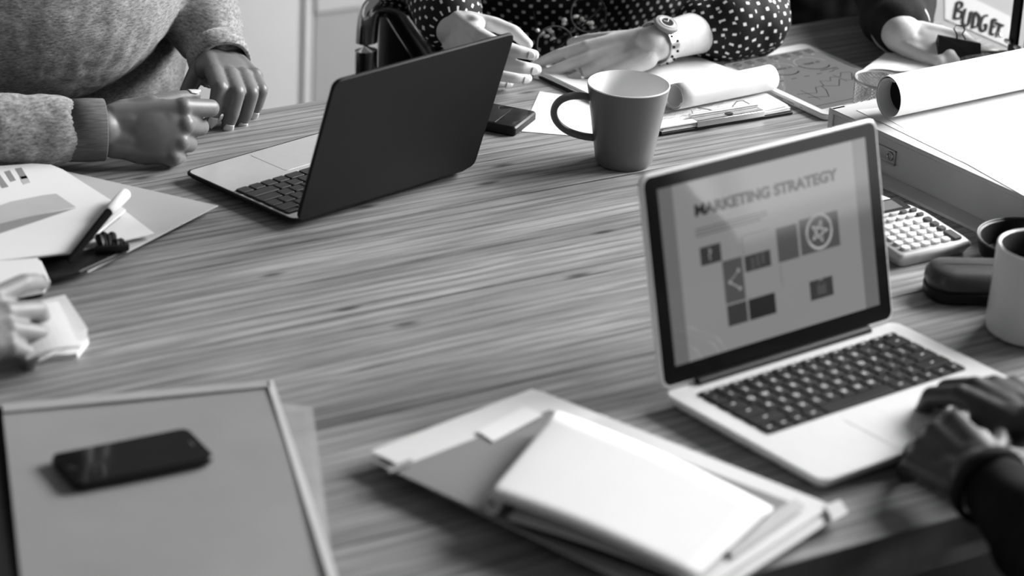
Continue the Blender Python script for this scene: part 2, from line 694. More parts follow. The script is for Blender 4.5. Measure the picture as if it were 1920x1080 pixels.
# ================================================================== laptops
def laptop(name, label, org, rz, L, W, tb_, lid_a, lidH, mats, kb, screen, legends):
    lt = thing(name, label, 'laptop', (org[0], org[1], T), rz)
    base_m, lid_m, deck_m, key_m = mats
    bs = MB()
    bs.rings([[(x, y, z) for x, y in rrect(i, -W + i, L - i, -i, max(0.004, 0.011 - i * .3))] for i, z in
              ((0.020, 0.0015), (0.010, 0.0030), (0.004, tb_ * .45), (0.001, tb_ * .68), (0.0, tb_ - 0.003), (0.0, tb_ - 0.0008), (0.0008, tb_))])
    bs.build('base', base_m, lt, smooth=True)
    for x in (0.03, L - 0.03):
        for y in (-0.025, -W + 0.025):
            MB().lathe([(0.006, 0), (0.006, 0.002)], 12, (x, y, 0)).build('foot', 'black', lt)
    if deck_m:
        MB().prism(rrect(0.003, -W + 0.003, L - 0.003, -0.003, 0.009), tb_, tb_ + 0.0002).build('deck', deck_m, lt)
        tb_ += 0.0002
    # hinge bar
    hb = MB()
    hb.tube([(L * 0.13, -0.004, tb_ + 0.001), (L * 0.87, -0.004, tb_ + 0.001)], 0.0052, 12)
    hb.build('hinge', 'black', lt, smooth=True)
    # keyboard
    kx0, kx1, ky1, ky0 = kb
    MB().prism(rrect(kx0, ky0, kx1, ky1, 0.003, 3), tb_ - 0.0002, tb_ + 0.0002).build('keyboard_tray', 'black', lt)
    rows = [('esc', [1.0] * 14, 0.55), (None, [1] * 13 + [1.5], 1), (None, [1.5] + [1] * 13, 1), (None, [1.8] + [1] * 11 + [1.75], 1),
            (None, [2.3] + [1] * 10 + [2.3], 1), (None, [1, 1, 1, 1.25, 5.2, 1.25, 1, 1, 1, 1], 1)]
    chars = ['', '`1234567890-=', ' QWERTYUIOP[]\\', " ASDFGHJKL;'", ' ZXCVBNM,./', '']
    H = ky1 - ky0
    rh = H / (0.55 + 5)
    y = ky1
    cache = {}
    for ri, (_, ws, hh) in enumerate(rows):
        tot = sum(ws)
        x = kx0
        un = (kx1 - kx0) / tot
        for ci, wk in enumerate(ws):
            kw, kh = un * wk - 0.0028, rh * hh - 0.0028
            kk = (round(kw, 5), round(kh, 5))
            if kk not in cache:
                me = MB().prism(rrect(-kw / 2, -kh / 2, kw / 2, kh / 2, 0.0015, 2), 0, 0.0022, 0.0004).mesh('key')
                me.materials.append(M[key_m])
                cache[kk] = me
            ko = share('key', cache[kk], lt, (x + un * wk / 2, y - rh * hh / 2, tb_ + 0.0002))
            if legends and ci < len(chars[ri]) and chars[ri][ci] != ' ':
                text_obj('legend', chars[ri][ci], 0.0078, 'legend', ko, Matrix.Translation((0, -0.0028, 0.0023)), 0.0002, 1.0, 'CENTER')
            elif legends and (ri == 0 or wk >= 1.2 and wk < 4 or ri == 5 and wk < 4):
                me = cache.setdefault('mark', None)
                if me is None:
                    me = MB().prism(rrect(-.0022, -.0009, .0022, .0009, .0004, 2), 0, 0.0001).mesh('legend')
                    me.materials.append(M['legend'])
                    cache['mark'] = me
                share('legend', me, ko, (0, 0, 0.0023))
            x += un * wk
        y -= rh * hh
    # trackpad
    tw, tl = L * 0.325, W * 0.335
    MB().prism(rrect(L / 2 - tw / 2, -W + 0.008, L / 2 + tw / 2, -W + 0.008 + tl, 0.004, 4), tb_ - 0.0003, tb_ + 0.0003, 0.0001).build('trackpad', deck_m or base_m, lt)
    # lid
    LM = Matrix.Translation((0, 0, tb_)) @ Matrix.Rotation(-lid_a, 4, 'X') @ Matrix.Rotation(R(90), 4, 'X')
    # lid coordinates: x along hinge, y up the lid, z towards the user
    th = 0.0065 if legends else 0.005
    lo = MB().prism(rrect(0, 0.001, L, lidH, 0.011), -th, 0, 0.0015).build('lid', lid_m, lt, smooth=True)
    lo.matrix_local = LM
    be = MB().prism(rrect(0.003, 0.004, L - 0.003, lidH - 0.003, 0.009), 0, 0.0004).build('bezel', 'bezel', lt)
    be.matrix_local = LM
    sx0, sx1, sy0, sy1 = screen
    sc = MB().prism([(sx0, sy0), (sx1, sy0), (sx1, sy1), (sx0, sy1)], 0.0004, 0.0006).build('screen', M['scr_off'] if not legends else M['scr_bar'], lt)
    sc.matrix_local = LM
    return lt, sc, (sx0, sx1, sy0, sy1)


M['scr_off'] = screen_mat('dim_screen', 0.008, 0.5)
M['scr_bar'] = screen_mat('screen_side_bar', 0.12, 0.42)
M['scr_page'] = screen_mat('screen_page', 0.21, 0.42)
M['scr_text'] = screen_mat('screen_heading', 0.006, 0.42)
M['scr_tile'] = screen_mat('screen_dark_tile', 0.028, 0.42)
M['scr_tile2'] = screen_mat('screen_mid_tile', 0.060, 0.42)
M['scr_tile3'] = screen_mat('screen_black_tile', 0.010, 0.42)
M['scr_line'] = screen_mat('screen_fine_print', 0.10, 0.42)
M['scr_icon'] = screen_mat('screen_pale_icon', 0.24, 0.42)

lt, sc, (sx0, sx1, sy0, sy1) = laptop(
    'laptop', 'open silver laptop with black keys showing a marketing strategy page', (-1.0235, -0.9375), R(6.09), 0.325, 0.227, 0.018,
    R(14.9), 0.218, ('silver', 'silver', None, 'key_black'), (0.024, 0.301, -0.022, -0.128), (0.0195, 0.3055, 0.022, 0.201), True)


def SX(u):
    return sx0 + (sx1 - sx0) * u


def SY(v):
    return sy1 - (sy1 - sy0) * v


def patch(name, u0, v0, u1, v1, m, lvl=1, parent=None):
    z = 0.0006 + 0.00012 * lvl
    return MB().prism([(SX(u0), SY(v1)), (SX(u1), SY(v1)), (SX(u1), SY(v0)), (SX(u0), SY(v0))], z - 0.0001, z).build(name, m, parent or sc)


patch('page', 0.065, 0.0, 0.93, 1.0, 'scr_page', 1)
hd = text_obj('heading', 'MARKETING STRATEGY', 0.0150, 'scr_text', sc, Matrix.Translation((SX(0.155), SY(0.2), 0.0009)), 0.00065, 1.0)
wd = max(v.co.x for v in hd.data.vertices) - min(v.co.x for v in hd.data.vertices)
hd.scale.x = (SX(0.845) - SX(0.155)) / wd
hd.scale.y = 1.05
for k in range(3):
    patch('text_line', 0.15, 0.272 + k * 0.019, 0.49 - 0.03 * (k == 2), 0.281 + k * 0.019, 'scr_line', 2)
for (u0, v0, u1, v1, m) in ((0.162, 0.382, 0.258, 0.486, 'scr_tile'), (0.258, 0.492, 0.352, 0.738, 'scr_tile2'), (0.363, 0.497, 0.487, 0.59, 'scr_tile'),
                            (0.26, 0.748, 0.353, 0.868, 'scr_tile'), (0.362, 0.748, 0.49, 0.868, 'scr_tile3'), (0.524, 0.39, 0.625, 0.588, 'scr_tile2'),
                            (0.637, 0.378, 0.83, 0.585, 'scr_tile2'), (0.661, 0.747, 0.775, 0.86, 'scr_tile')):
    patch('tile', u0, v0, u1, v1, m, 2)
text_obj('icon', '?', 0.016, 'scr_icon', sc, Matrix.Translation((SX(0.196), SY(0.462), 0.00102)), 0.0002)
ic = MB()
for a, b in (((0.285, 0.62), (0.33, 0.565)), ((0.285, 0.62), (0.33, 0.67))):
    ic.tube([(SX(a[0]), SY(a[1]), 0.00095), (SX(b[0]), SY(b[1]), 0.00095)], 0.0006, 4, flat=0.1)
for a in ((0.285, 0.62), (0.33, 0.565), (0.33, 0.67)):
    ic.lathe([(0.0022, 0), (0.0022, 0.0001)], 14, (SX(a[0]), SY(a[1]), 0.0009))
ic.build('icon', 'scr_icon', sc)
ri = MB()
cx, cy = SX(0.732), SY(0.474)
ri.tube([(cx + 0.0175 * math.cos(a * .2094), cy + 0.0175 * math.sin(a * .2094), 0.00095) for a in range(30)], 0.0016, 4, loop=True, flat=0.06)
for k in range(5):
    a = k * 1.2566
    b = (k + 2) * 1.2566
    ri.tube([(cx + .012 * math.cos(a), cy + .012 * math.sin(a), .00095), (cx + .012 * math.cos(b), cy + .012 * math.sin(b), .00095)], 0.0009, 4, flat=0.08)
ri.build('icon', 'scr_icon', sc)
ri = MB()
for (u, v, du, dv) in ((0.40, 0.55, .02, .05), (0.425, 0.54, .02, .06), (0.45, 0.535, .02, .035)):
    ri.box((SX(u), SY(v), .00095), (0.004, 0.009 + dv * .05, .0001))
ri.build('icon', 'scr_tile2', sc)
li = MB()
li.box((SX(0.718), SY(0.81), .00095), (0.013, 0.010, .0001))
li.tube([(SX(0.718) + .004 * math.cos(a * .5236), SY(0.78) + .005 * math.sin(a * .5236), .00095) for a in range(0, 7)], 0.0007, 4, flat=0.1)
li.build('icon', 'scr_tile2', sc)
dl = MB()
for (u0, v0, u1, v1) in ((0.27, 0.43, 0.36, 0.43), (0.36, 0.38, 0.36, 0.49), (0.36, 0.38, 0.49, 0.38), (0.53, 0.60, 0.53, 0.73), (0.53, 0.73, 0.65, 0.73), (0.66, 0.62, 0.78, 0.62)):
    dl.tube([(SX(u0), SY(v0), .00085), (SX(u1), SY(v1), .00085)], 0.0003, 4, flat=0.15)
dl.build('connector_lines', 'scr_line', sc)

# dark laptop turned away from the camera; its user sits on the far side
a2 = R(13.15)
o2 = V((-1.1341, -0.3713)) + V((math.cos(a2), math.sin(a2))) * 0.2805
laptop('laptop', 'open dark grey laptop with its lid back towards the camera', o2, a2 + math.pi, 0.2805, 0.1965, 0.012, R(17.3), 0.193,
       ('dark_metal', 'dark_metal', 'deck', 'key_grey'), (0.006, 0.2745, -0.018, -0.112), (0.012, 0.2685, 0.02, 0.18), False)

# ================================================================== mugs
MG = (-0.6710, -0.3517)
mg = thing('mug', 'grey tapered coffee mug with white inside standing beside the clipboard', 'mug', (MG[0], MG[1], T))
MB().lathe([(0.028, 0), (0.0325, 0.001), (0.0350, 0.006), (0.0372, 0.02), (0.0497, 0.0990), (0.0502, 0.1010)], 56).build('body', 'mug_out', mg, smooth=True)
b = mg.children[0]
# replace the closed top by an open vessel: inner wall as its own part
bm = bmesh.new()
bm.from_mesh(b.data)
bmesh.ops.delete(bm, geom=[f for f in bm.faces if len(f.verts) > 4 and f.calc_center_median().z > 0.09], context='FACES')
bm.to_mesh(b.data)
bm.free()
inn = MB()
inn.rings([[(r * math.cos(2 * math.pi * j / 56), r * math.sin(2 * math.pi * j / 56), z) for j in range(56)] for r, z in
           [(0.0502, 0.1008), (0.0500, 0.1020), (0.0490, 0.1024), (0.0480, 0.1010), (0.0355, 0.025), (0.030, 0.012), (0.004, 0.010)]], caps=False)
inn.rings([[(r * math.cos(2 * math.pi * j / 56), r * math.sin(2 * math.pi * j / 56), 0.010) for j in range(56)] for r in (0.005, 0.0005)], caps=False)
inn.build('inner_wall', 'mug_in', mg, smooth=True)


def handle_path(r_top, z_top, r_bot, z_bot, out, dirn, n=22):
    dirn = V((dirn[0], dirn[1], 0)).normalized()
    p0, p3 = dirn * r_top + V((0, 0, z_top)), dirn * r_bot + V((0, 0, z_bot))
    c1, c2 = dirn * (r_top + out) + V((0, 0, z_top + 0.014)), dirn * (r_bot + out * 1.25) + V((0, 0, z_bot + 0.004))
    pts = []
    for k in range(n + 1):
        t = k / n
        pts.append(p0 * (1 - t) ** 3 + c1 * 3 * t * (1 - t) ** 2 + c2 * 3 * t * t * (1 - t) + p3 * t ** 3)
    return pts


hdn = V((-0.88, 0.47, 0)).normalized()
MB().tube(handle_path(0.0455, 0.083, 0.0388, 0.032, 0.055, hdn), 0.0042, 12, flat=1.6, upv=hdn.cross(V((0, 0, 1)))).build('handle', 'mug_out', mg, smooth=True)

wm_c = on(1938, 622, 0)
wm = thing('mug', 'pale mug of dark coffee at the right edge beside the silver laptop', 'mug', (wm_c.x, wm_c.y, T))
wb_ = MB()
N_ = 56
wb_.rings([[(r * math.cos(2 * math.pi * j / N_), r * math.sin(2 * math.pi * j / N_), z) for j in range(N_)] for r, z in
           [(0.001, 0), (0.045, 0), (0.0515, 0.004), (0.0525, 0.012), (0.0510, 0.05), (0.0505, 0.096), (0.0498, 0.0995), (0.0480, 0.1005), (0.0460, 0.099)]], caps=False)
wb_.build('body', 'mug_white', wm, smooth=True)
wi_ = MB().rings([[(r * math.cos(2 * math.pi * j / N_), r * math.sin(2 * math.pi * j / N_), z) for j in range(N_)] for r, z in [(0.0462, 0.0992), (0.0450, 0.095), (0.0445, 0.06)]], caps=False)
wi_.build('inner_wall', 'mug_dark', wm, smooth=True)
MB().lathe([(0.0447, 0.0715), (0.0447, 0.072)], 40).build('coffee', 'coffee', wm)
hd2 = V((0.8, 0.3, 0)).normalized()
MB().tube(handle_path(0.050, 0.080, 0.051, 0.026, 0.05, hd2), 0.005, 12, flat=1.4, upv=hd2.cross(V((0, 0, 1)))).build('handle', 'mug_white', wm, smooth=True)

# ================================================================== calculator
cFR, cFL = on(1826, 452, .016), on(1688, 482, .016)
cx_ = (cFR - cFL)
cang = math.atan2(cx_.y, cx_.x)
cw = cx_.length
ca = thing('calculator', 'pale desk calculator with rounded keys lying behind the silver laptop screen', 'calculator', (cFL.x, cFL.y, T), cang)
CH = 0.195


def ctop(y):
    return 0.017 + 0.012 * (y / CH)


ca.scale.y = 0.81
prof = [(0.006, 0), (cw - 0.006, 0), (cw - 0.001, 0.003), (cw, 0.012), (cw - 0.001, 0.10), (cw - 0.006, 0.125), (cw - 0.016, 0.150), (cw - 0.026, 0.180), (cw - 0.034, 0.192), (cw - 0.045, CH),
        (0.045, CH), (0.034, 0.192), (0.026, 0.180), (0.016, 0.150), (0.006, 0.125), (0.001, 0.10), (0, 0.012), (0.001, 0.003)]
cen = (cw / 2, CH / 2)


def cring(ins, zf):
    return [(cen[0] + (x - cen[0]) * (1 - ins / (cw / 2)), cen[1] + (y - cen[1]) * (1 - ins / (CH / 2)), zf(y)) for x, y in prof]


cb = MB()
cb.rings([cring(0.006, lambda y: 0.001), cring(0.0025, lambda y: ctop(y) * .45), cring(0, lambda y: ctop(y) * .62), cring(0.0005, lambda y: ctop(y) - 0.003), cring(0.004, ctop)])
cb.build('body', 'calc_body', ca, smooth=True, ang=50)
sl = math.atan2(0.012, CH)


def cpart(x0, y0, x1, y1, h, r, m, name, par=ca, dz=0.0):
    o = MB().prism(rrect(-(x1 - x0) / 2, -(y1 - y0) / 2, (x1 - x0) / 2, (y1 - y0) / 2, r, 3), 0, h, min(0.0006, h * .3)).build(name, m, par)
    y = (y0 + y1) / 2
    o.location = ((x0 + x1) / 2, y, ctop(y) - 0.0002 + dz)
    o.rotation_euler.x = sl
    return o


cpart(0.013, 0.118, cw - 0.013, 0.153, 0.0012, 0.003, 'black', 'display_frame')
cpart(0.020, 0.123, cw - 0.024, 0.148, 0.0010, 0.001, 'lcd', 'display', dz=0.0008)
cpart(0.034, 0.160, cw - 0.034, 0.182, 0.0008, 0.001, 'black_gloss', 'solar_panel')
for rI in range(7):
    for cI in range(6):
        if rI == 6 and cI not in (0, 1, 2, 3, 4, 5):
            continue
        x0 = 0.010 + cI * (cw - 0.02) / 6 + 0.002
        y1 = 0.112 - rI * 0.0152
        dark = cI == 5 or (rI == 0 and cI >= 4)
        if cI == 5 and rI == 6:
            continue
        if cI == 5 and rI == 5:
            cpart(x0, y1 - 0.0262, x0 + (cw - 0.02) / 6 - 0.003, y1, 0.0034, 0.002, 'calc_dark', 'key')
            continue
        hgt = 0.0065 if rI < 2 else 0.0105
        cpart(x0, y1 - hgt, x0 + (cw - 0.02) / 6 - 0.0045, y1, 0.0034, 0.0025, 'calc_dark' if dark else ('print_light' if rI < 2 else 'calc_key'), 'key')

# ================================================================== grey box, plan roll, cup
BH = 0.055
bTL, bTR = on(1563, 204, BH), on(1920, 366, BH)
bdir = (bTR - bTL)
bdir.z = 0
bang = math.atan2(bdir.y, bdir.x)            # runs towards -Y
bx = thing('document_box', 'grey document box with a metal label holder under the unrolled plan', 'box', (bTL.x, bTL.y, T), bang)
# local x runs along the visible face, local y away from it (to the right)
BL_, BW_ = 0.345, 0.30
MB().prism(rrect(0, 0, BL_, BW_, 0.004, 3), 0, BH - 0.006, 0.001).build('body', 'box_grey', bx)
MB().prism(rrect(-0.004, -0.003, BL_ + 0.004, BW_, 0.004, 3), BH - 0.006, BH, 0.0012).build('lid', 'box_grey', bx)
MB().prism([(-0.006, -0.002), (0.002, -0.002), (0.002, 0.02), (-0.006, 0.02)], 0, BH, 0.001).build('corner_strip', 'folder_pale', bx)
lh = MB()
for (x0, z0, x1, z1) in ((0.045, 0.020, 0.118, 0.022), (0.045, 0.036, 0.118, 0.038), (0.045, 0.020, 0.047, 0.038), (0.116, 0.020, 0.118, 0.038)):
    lh.box(((x0 + x1) / 2, -0.001, (z0 + z1) / 2), (x1 - x0, 0.004, z1 - z0))
lh.box((0.0815, -0.0004, 0.029), (0.07, 0.001, 0.016))
lh.tube([(0.1075 + .005 * math.cos(a * .5236), -0.0016, 0.029 + .005 * math.sin(a * .5236)) for a in range(12)], 0.0012, 6, loop=True, upv=(0, 1, 0))
lh.build('label_holder', 'steel', bx)
# thin grey folder the calculator rests against, under the box
fo = MB().prism(rrect(-0.02, -0.030, 0.37, 0.0, 0.004, 3), 0, 0.004, 0.0008).build('folder', 'box_grey', loc=(bTL.x, bTL.y, T), rz=bang)
tag(fo, 'thin grey folder edge lying along the foot of the document box', 'folder')

# plan: a sheet lying on the box with its far end rolled up
rl0, rl1 = on(1662, 223, BH), on(1920, 168, BH)
ax = (rl1 - rl0)
ax.z = 0
ax.normalize()
perp = on(1925, 371, BH) - rl0                # towards the viewer
perp.z = 0
perp.normalize()
prof = []
for k in range(12):
    prof.append((0.55 * (1 - k / 12), 0.0008))
RR = 0.0270
NT = 70
for k in range(NT + 1):
    th = -math.pi / 2 - 2 * math.pi * 1.55 * k / NT
    rr = RR - 0.0045 * k / NT
    prof.append((rr * math.cos(th) * -1 * -1, 0.0012 + RR + rr * math.sin(th)))
pl_ = MB()
Lr = 0.44
ring_t, ring_b = [], []
n = len(prof)
nrm = []
for i in range(n):
    a = prof[max(0, i - 1)]
    b_ = prof[min(n - 1, i + 1)]
    t = V((b_[0] - a[0], b_[1] - a[1])).normalized()
    nrm.append(V((-t.y, t.x)))


def pw(s, q):
    return rl0 + ax * s + perp * q[0] + V((0, 0, q[1]))


rgs = []
for s in (0.0, Lr * .33, Lr * .66, Lr):
    front = [pw(s, prof[i]) for i in range(n)]
    back = [pw(s, (prof[i][0] + nrm[i].x * 0.0006, prof[i][1] + nrm[i].y * 0.0006)) for i in range(n)]
    rgs.append(front + back[::-1])
vs = [p for r in rgs for p in r]
m2 = 2 * n
fs = []
for i in range(3):
    for j in range(m2):
        k = (j + 1) % m2
        fs.append((i * m2 + j, i * m2 + k, (i + 1) * m2 + k, (i + 1) * m2 + j))
for e_ in (0, 3):
    for j in range(n - 1):
        fs.append((e_ * m2 + j, e_ * m2 + j + 1, e_ * m2 + m2 - 2 - j, e_ * m2 + m2 - 1 - j))
pl_.add(vs, fs)
plan = pl_.build('plan_sheet', 'paper', smooth=True, center=True, ang=60)
us = sheet([on(x, y, BH + 0.0006) for x, y in ((1606, 206), (1700, 196), (1925, 300), (1925, 362))], 0.0005, 4, 4).build('paper_sheet', 'paper', center=True)
tag(us, 'white sheet lying on the document box under the edge of the plan', 'paper')
c0 = rl0 + V((0, 0, 0.0012 + RR))
shade_plug = MB().tube([c0 + ax * 0.022, c0 + ax * 0.024, c0 + ax * (Lr - 0.005)], RR - 0.0056, 28).build('roll_shade_plug', 'black_matte', smooth=True)  # added black plug, stands for the shade inside the roll
reparent(shade_plug, plan)
tag(plan, 'large white paper plan rolled up at its far end on the document box', 'paper')

# wire mesh pen cup behind the roll
cc = on(1650, 208, 0)
cu = thing('pen_cup', 'round silver wire mesh pen cup half hidden behind the paper roll', 'cup', (cc.x, cc.y, T))
RC, HC = 0.037, 0.043
MB().tube([(RC * math.cos(a * .157), RC * math.sin(a * .157), HC) for a in range(40)], 0.0022, 8, loop=True).build('rim', 'steel', cu, smooth=True)
MB().lathe([(RC - .002, 0), (RC, 0.001), (RC, 0.004), (RC - .002, 0.005)], 40).build('base', 'steel', cu)
wi = MB()
for sgn in (-1, 1):
    for k in range(44):
        wi.tube([((RC - .001) * math.cos(2 * math.pi * k / 44 + sgn * t * .16), (RC - .001) * math.sin(2 * math.pi * k / 44 + sgn * t * .16), 0.003 + (HC - .003) * t / 8) for t in range(9)], 0.00055, 4)
wm_ = wi.build('wire_mesh', 'steel', cu)
wm_['kind'] = 'stuff'

# ================================================================== tablet
tbl = thing('tablet', 'white tablet showing charts lying between the clipboard and the pen cup', 'tablet', (-0.3634, -0.1013, T), R(2.85))
TWd, TLn = 0.1695, 0.240
MB().prism(rrect(0, -TLn, TWd, 0, 0.012, 6), 0.0005, 0.0085, 0.002).build('case', 'silver', tbl, smooth=True)
MB().prism(rrect(0.001, -TLn + 0.001, TWd - 0.001, -0.001, 0.011, 6), 0.0085, 0.0090).build('bezel', 'mug_in', tbl)
M['tab_scr'] = screen_mat('tablet_display', 0.21, 0.5)
ts = MB().prism([(0.011, -0.219), (TWd - 0.011, -0.219), (TWd - 0.011, -0.021), (0.011, -0.021)], 0.0090, 0.0092).build('screen', 'tab_scr', tbl)
MB().lathe([(0.0055, 0.0090), (0.0055, 0.0091)], 20, (TWd / 2, -0.2295, 0)).build('home_button', 'silver', tbl)
bt = MB()
for y, l in ((-0.150, 0.012), (-0.172, 0.012), (-0.192, 0.004)):
    bt.box((-0.0002, y, 0.005), (0.0012, l, 0.002))
bt.build('side_buttons', 'steel', tbl)
M['tab_ink'] = screen_mat('tablet_dark_print', 0.008, 0.5)
M['tab_pale'] = screen_mat('tablet_pale_print', 0.35, 0.5)
TZ = 0.0093


def tline(pts, wdt, m, name):
    return MB().tube([(x, y, TZ) for x, y in pts], wdt, 4, flat=0.06).build(name, m, ts)


for k in range(7):
    x = 0.018 + k * 0.021
    MB().box((x + 0.006, -0.028, TZ), (0.012, 0.0022, .0001)).box((x + 0.006, -0.033, TZ), (0.014, 0.0014, .0001)).box((x + 0.005, -0.037, TZ), (0.010, 0.0014, .0001)).build('icon', 'tab_ink', ts)
    MB().lathe([(0.0022, TZ), (0.0022, TZ + .0001)], 10, (x + 0.002, -0.044, 0)).build('icon', 'tab_pale', ts)
for cx, tx_ in ((0.066, 'MONTH 11'), (0.120, 'YEAR 17')):
    tline([(cx + 0.024 * math.cos(R(a)), -0.072 + 0.024 * math.sin(R(a))) for a in range(0, 181, 9)], 0.0007, 'tab_pale', 'gauge')
    tline([(cx + 0.024 * math.cos(R(a)), -0.072 + 0.024 * math.sin(R(a))) for a in range(180, 316, 9)], 0.0011, 'tab_ink', 'gauge')
    text_obj('gauge_text', tx_, 0.0078, 'tab_ink', ts, Matrix.Translation((cx, -0.0745, TZ)), 0.0002, 1.0, 'CENTER')
for k in range(5):
    MB().box((0.035 + k * 0.022, -0.110, TZ), (0.009, 0.0013, .0001)).build('text_line', 'tab_ink', ts)
MB().box((0.125, -0.101, TZ), (0.030, 0.0016, .0001)).box((0.133, -0.106, TZ), (0.012, 0.0012, .0001)).build('text_line', 'tab_ink', ts)
tline([(0.020, -0.160), (0.047, -0.168), (0.060, -0.150), (0.074, -0.150), (0.082, -0.133), (0.095, -0.140), (0.104, -0.128), (0.118, -0.133), (0.130, -0.120), (0.145, -0.125)], 0.0006, 'tab_ink', 'graph_line')
tline([(0.024, -0.176), (0.052, -0.186), (0.066, -0.164), (0.070, -0.150), (0.092, -0.160), (0.110, -0.140), (0.124, -0.150), (0.142, -0.128)], 0.0007, 'tab_ink', 'graph_line')
tline([(0.034, -0.150), (0.034, -0.190)], 0.0005, 'tab_ink', 'graph_line')
tline([(0.114, -0.122), (0.114, -0.152)], 0.0005, 'tab_ink', 'graph_line')
MB().box((0.115, -0.197, TZ), (0.022, 0.0013, .0001)).build('text_line', 'tab_ink', ts)
tline([(0.012, -0.207), (0.157, -0.207)], 0.0006, 'tab_ink', 'graph_line')

# ================================================================== clipboard with curled page
cq = [(988, 138), (1240, 256), (1486, 215), (1274, 96)]
cb_w = [on(x, y, 0.0) for x, y in cq]
cl = thing('clipboard', 'dark clipboard of papers with a steel clip under the hand wearing a watch', 'clipboard', on(1240, 180, 0))
reparent(MB().prism(cb_w, T, T + 0.0045, 0.001).build('board', 'black'), cl)


def inset(q, f, g=None):
    c = sum((V(p) for p in q), V((0, 0, 0))) / 4
    return [c + (V(p) - c) * f for p in q]


for k, f in enumerate((0.975, 0.965, 0.955)):
    q = inset(cb_w, f)
    sh = V((random.uniform(-.003, .003), random.uniform(-.003, .003), 0.0065 + 0.0016 * k))
    reparent(sheet([p + sh for p in q], 0.0012, 6, 6, lambda u, v: 0.004 * max(0, v - .8) * (k + 1)).build('sheet', 'paper'), cl)
# corners: 0 back-left, 1 front-left, 2 front-right, 3 back-right
A0, A1, A2, A3 = [V(p) for p in cb_w]
ex = (A2 - A1).normalized()
ey = (A0 - A1).normalized()
ctr = A1 + (A2 - A1) * 0.52
am = math.atan2(ex.y, ex.x)
k1 = MB()
k1.prism(rrect(-0.052, 0.000, 0.052, 0.018, 0.002, 2), 0.010, 0.0125, 0.0005)
k1.prism(rrect(-0.052, -0.001, 0.052, 0.003, 0.001, 2), 0.0045, 0.0125, 0.0005)
k1.tube([(-0.052, 0.018, 0.0135), (0.052, 0.018, 0.0135)], 0.0030, 10)
clip = k1.build('clip', 'steel', smooth=True, loc=(ctr.x, ctr.y, T), rz=am)
reparent(clip, cl)
k2 = MB()
k2.lathe([(0.0055, 0.0125), (0.0055, 0.0133)], 20, (0.002, 0.008, 0))
hole = k2.build('clip_hole', 'black', loc=(ctr.x, ctr.y, T), rz=am)
reparent(hole, clip)
for s in (-1, 1):
    k3 = MB().tube([(s * 0.012, 0.018, 0.014), (s * 0.020, 0.024, 0.016), (s * 0.030, 0.032, 0.0165), (s * 0.040, 0.032, 0.0165), (s * 0.045, 0.020, 0.014)], 0.0009, 8)
    lev = k3.build('clip_wire', 'chrome', smooth=True, loc=(ctr.x, ctr.y, T), rz=am)
    reparent(lev, clip)
wr_ = MB()
for r_ in range(5):
    pts = []
    for k in range(40):
        p = A1 + ex * (0.012 + 0.0045 * k) + ey * (0.030 + 0.0095 * r_) + ey * (0.0018 * math.sin(k * 2.1 + r_) + 0.001 * math.sin(k * 5.3)) + V((0, 0, 0.0102))
        pts.append(p)
    wr_.tube(pts[:40 - 6 * (r_ % 3)], 0.0004, 4, flat=.2)
reparent(wr_.build('handwriting', 'print_mid'), cl)
pe0, pe1 = A1 + ex * -0.002 + ey * 0.008, A1 + ex * 0.065 + ey * 0.004
fl = MB().box((0, 0, 0), (0.07, 0.012, 0.0015)).build('sheet_tab', 'paper', loc=((pe0 + pe1) / 2 + V((0, 0, 0.0115))), rz=am)
reparent(fl, cl)
# top page, curled into a roll towards the viewer
pL0, pL1 = on(1112, 137, 0.012), on(1262, 205, 0.012)
pR0, pR1 = on(1274, 96, 0.012), on(1442, 168, 0.012)
R2 = 0.0175
rows_ = []
for k in range(14):
    t = k / 13
    rows_.append((pL0.lerp(pL1, t) + V((0, 0, 0.0005)), pR0.lerp(pR1, t) + V((0, 0, 0.0005 + .004 * math.sin(math.pi * t)))))
fwd2 = ((pL1 - pL0).normalized() + (pR1 - pR0).normalized()).normalized()
for k in range(1, 41):
    th = -math.pi / 2 + 2 * math.pi * 1.2 * k / 40
    rr = R2 - 0.003 * k / 40
    off = fwd2 * (rr * math.cos(th)) + V((0, 0, R2 + rr * math.sin(th)))
    rows_.append((pL1 + off, pR1 + off))
cm = MB()
rg = []
for (a, b_) in rows_:
    rg.append([a.lerp(b_, j / 8) for j in range(9)])
vs = [p for r in rg for p in r]
nn = len(vs)
fs = []
for i in range(len(rg) - 1):
    for j in range(8):
        fs.append((i * 9 + j, i * 9 + j + 1, (i + 1) * 9 + j + 1, (i + 1) * 9 + j))
cm.add(vs, fs)
cp = cm.build('curled_page', 'paper', smooth=True, ang=80)
sd = cp.modifiers.new('thickness', 'SOLIDIFY')
sd.thickness = 0.0006
reparent(cp, cl)

tag(sheet(quad_px([(978, 246), (1120, 258), (1150, 192), (1012, 171)], 0.0008), 0.0006, 8, 8).build('paper_sheet', 'paper', center=True),
    'loose white sheet on the table behind the grey mug handle', 'paper')

# phone behind the dark laptop
q1, q2 = on(1007, 208, .012), on(966, 240, .012)
d1 = (q2 - q1)
d1.z = 0
wph = d1.length
pa = math.atan2(d1.y, d1.x)
ph = thing('phone', 'thick black phone beside the loose sheet, partly behind the dark laptop lid', 'phone', (q1.x, q1.y, T), pa)
MB().prism(rrect(0, -0.115, wph, 0, 0.005, 4), 0.0, 0.012, 0.002).build('body', 'black', ph, smooth=True)
MB().prism(rrect(0.003, -0.112, wph - 0.003, -0.003, 0.004, 4), 0.012, 0.0124).build('glass', 'black_gloss', ph)
MB().prism(rrect(0.006, -0.085, wph - 0.006, -0.03, 0.001, 2), 0.0124, 0.0126).build('screen', M['scr_off'], ph)

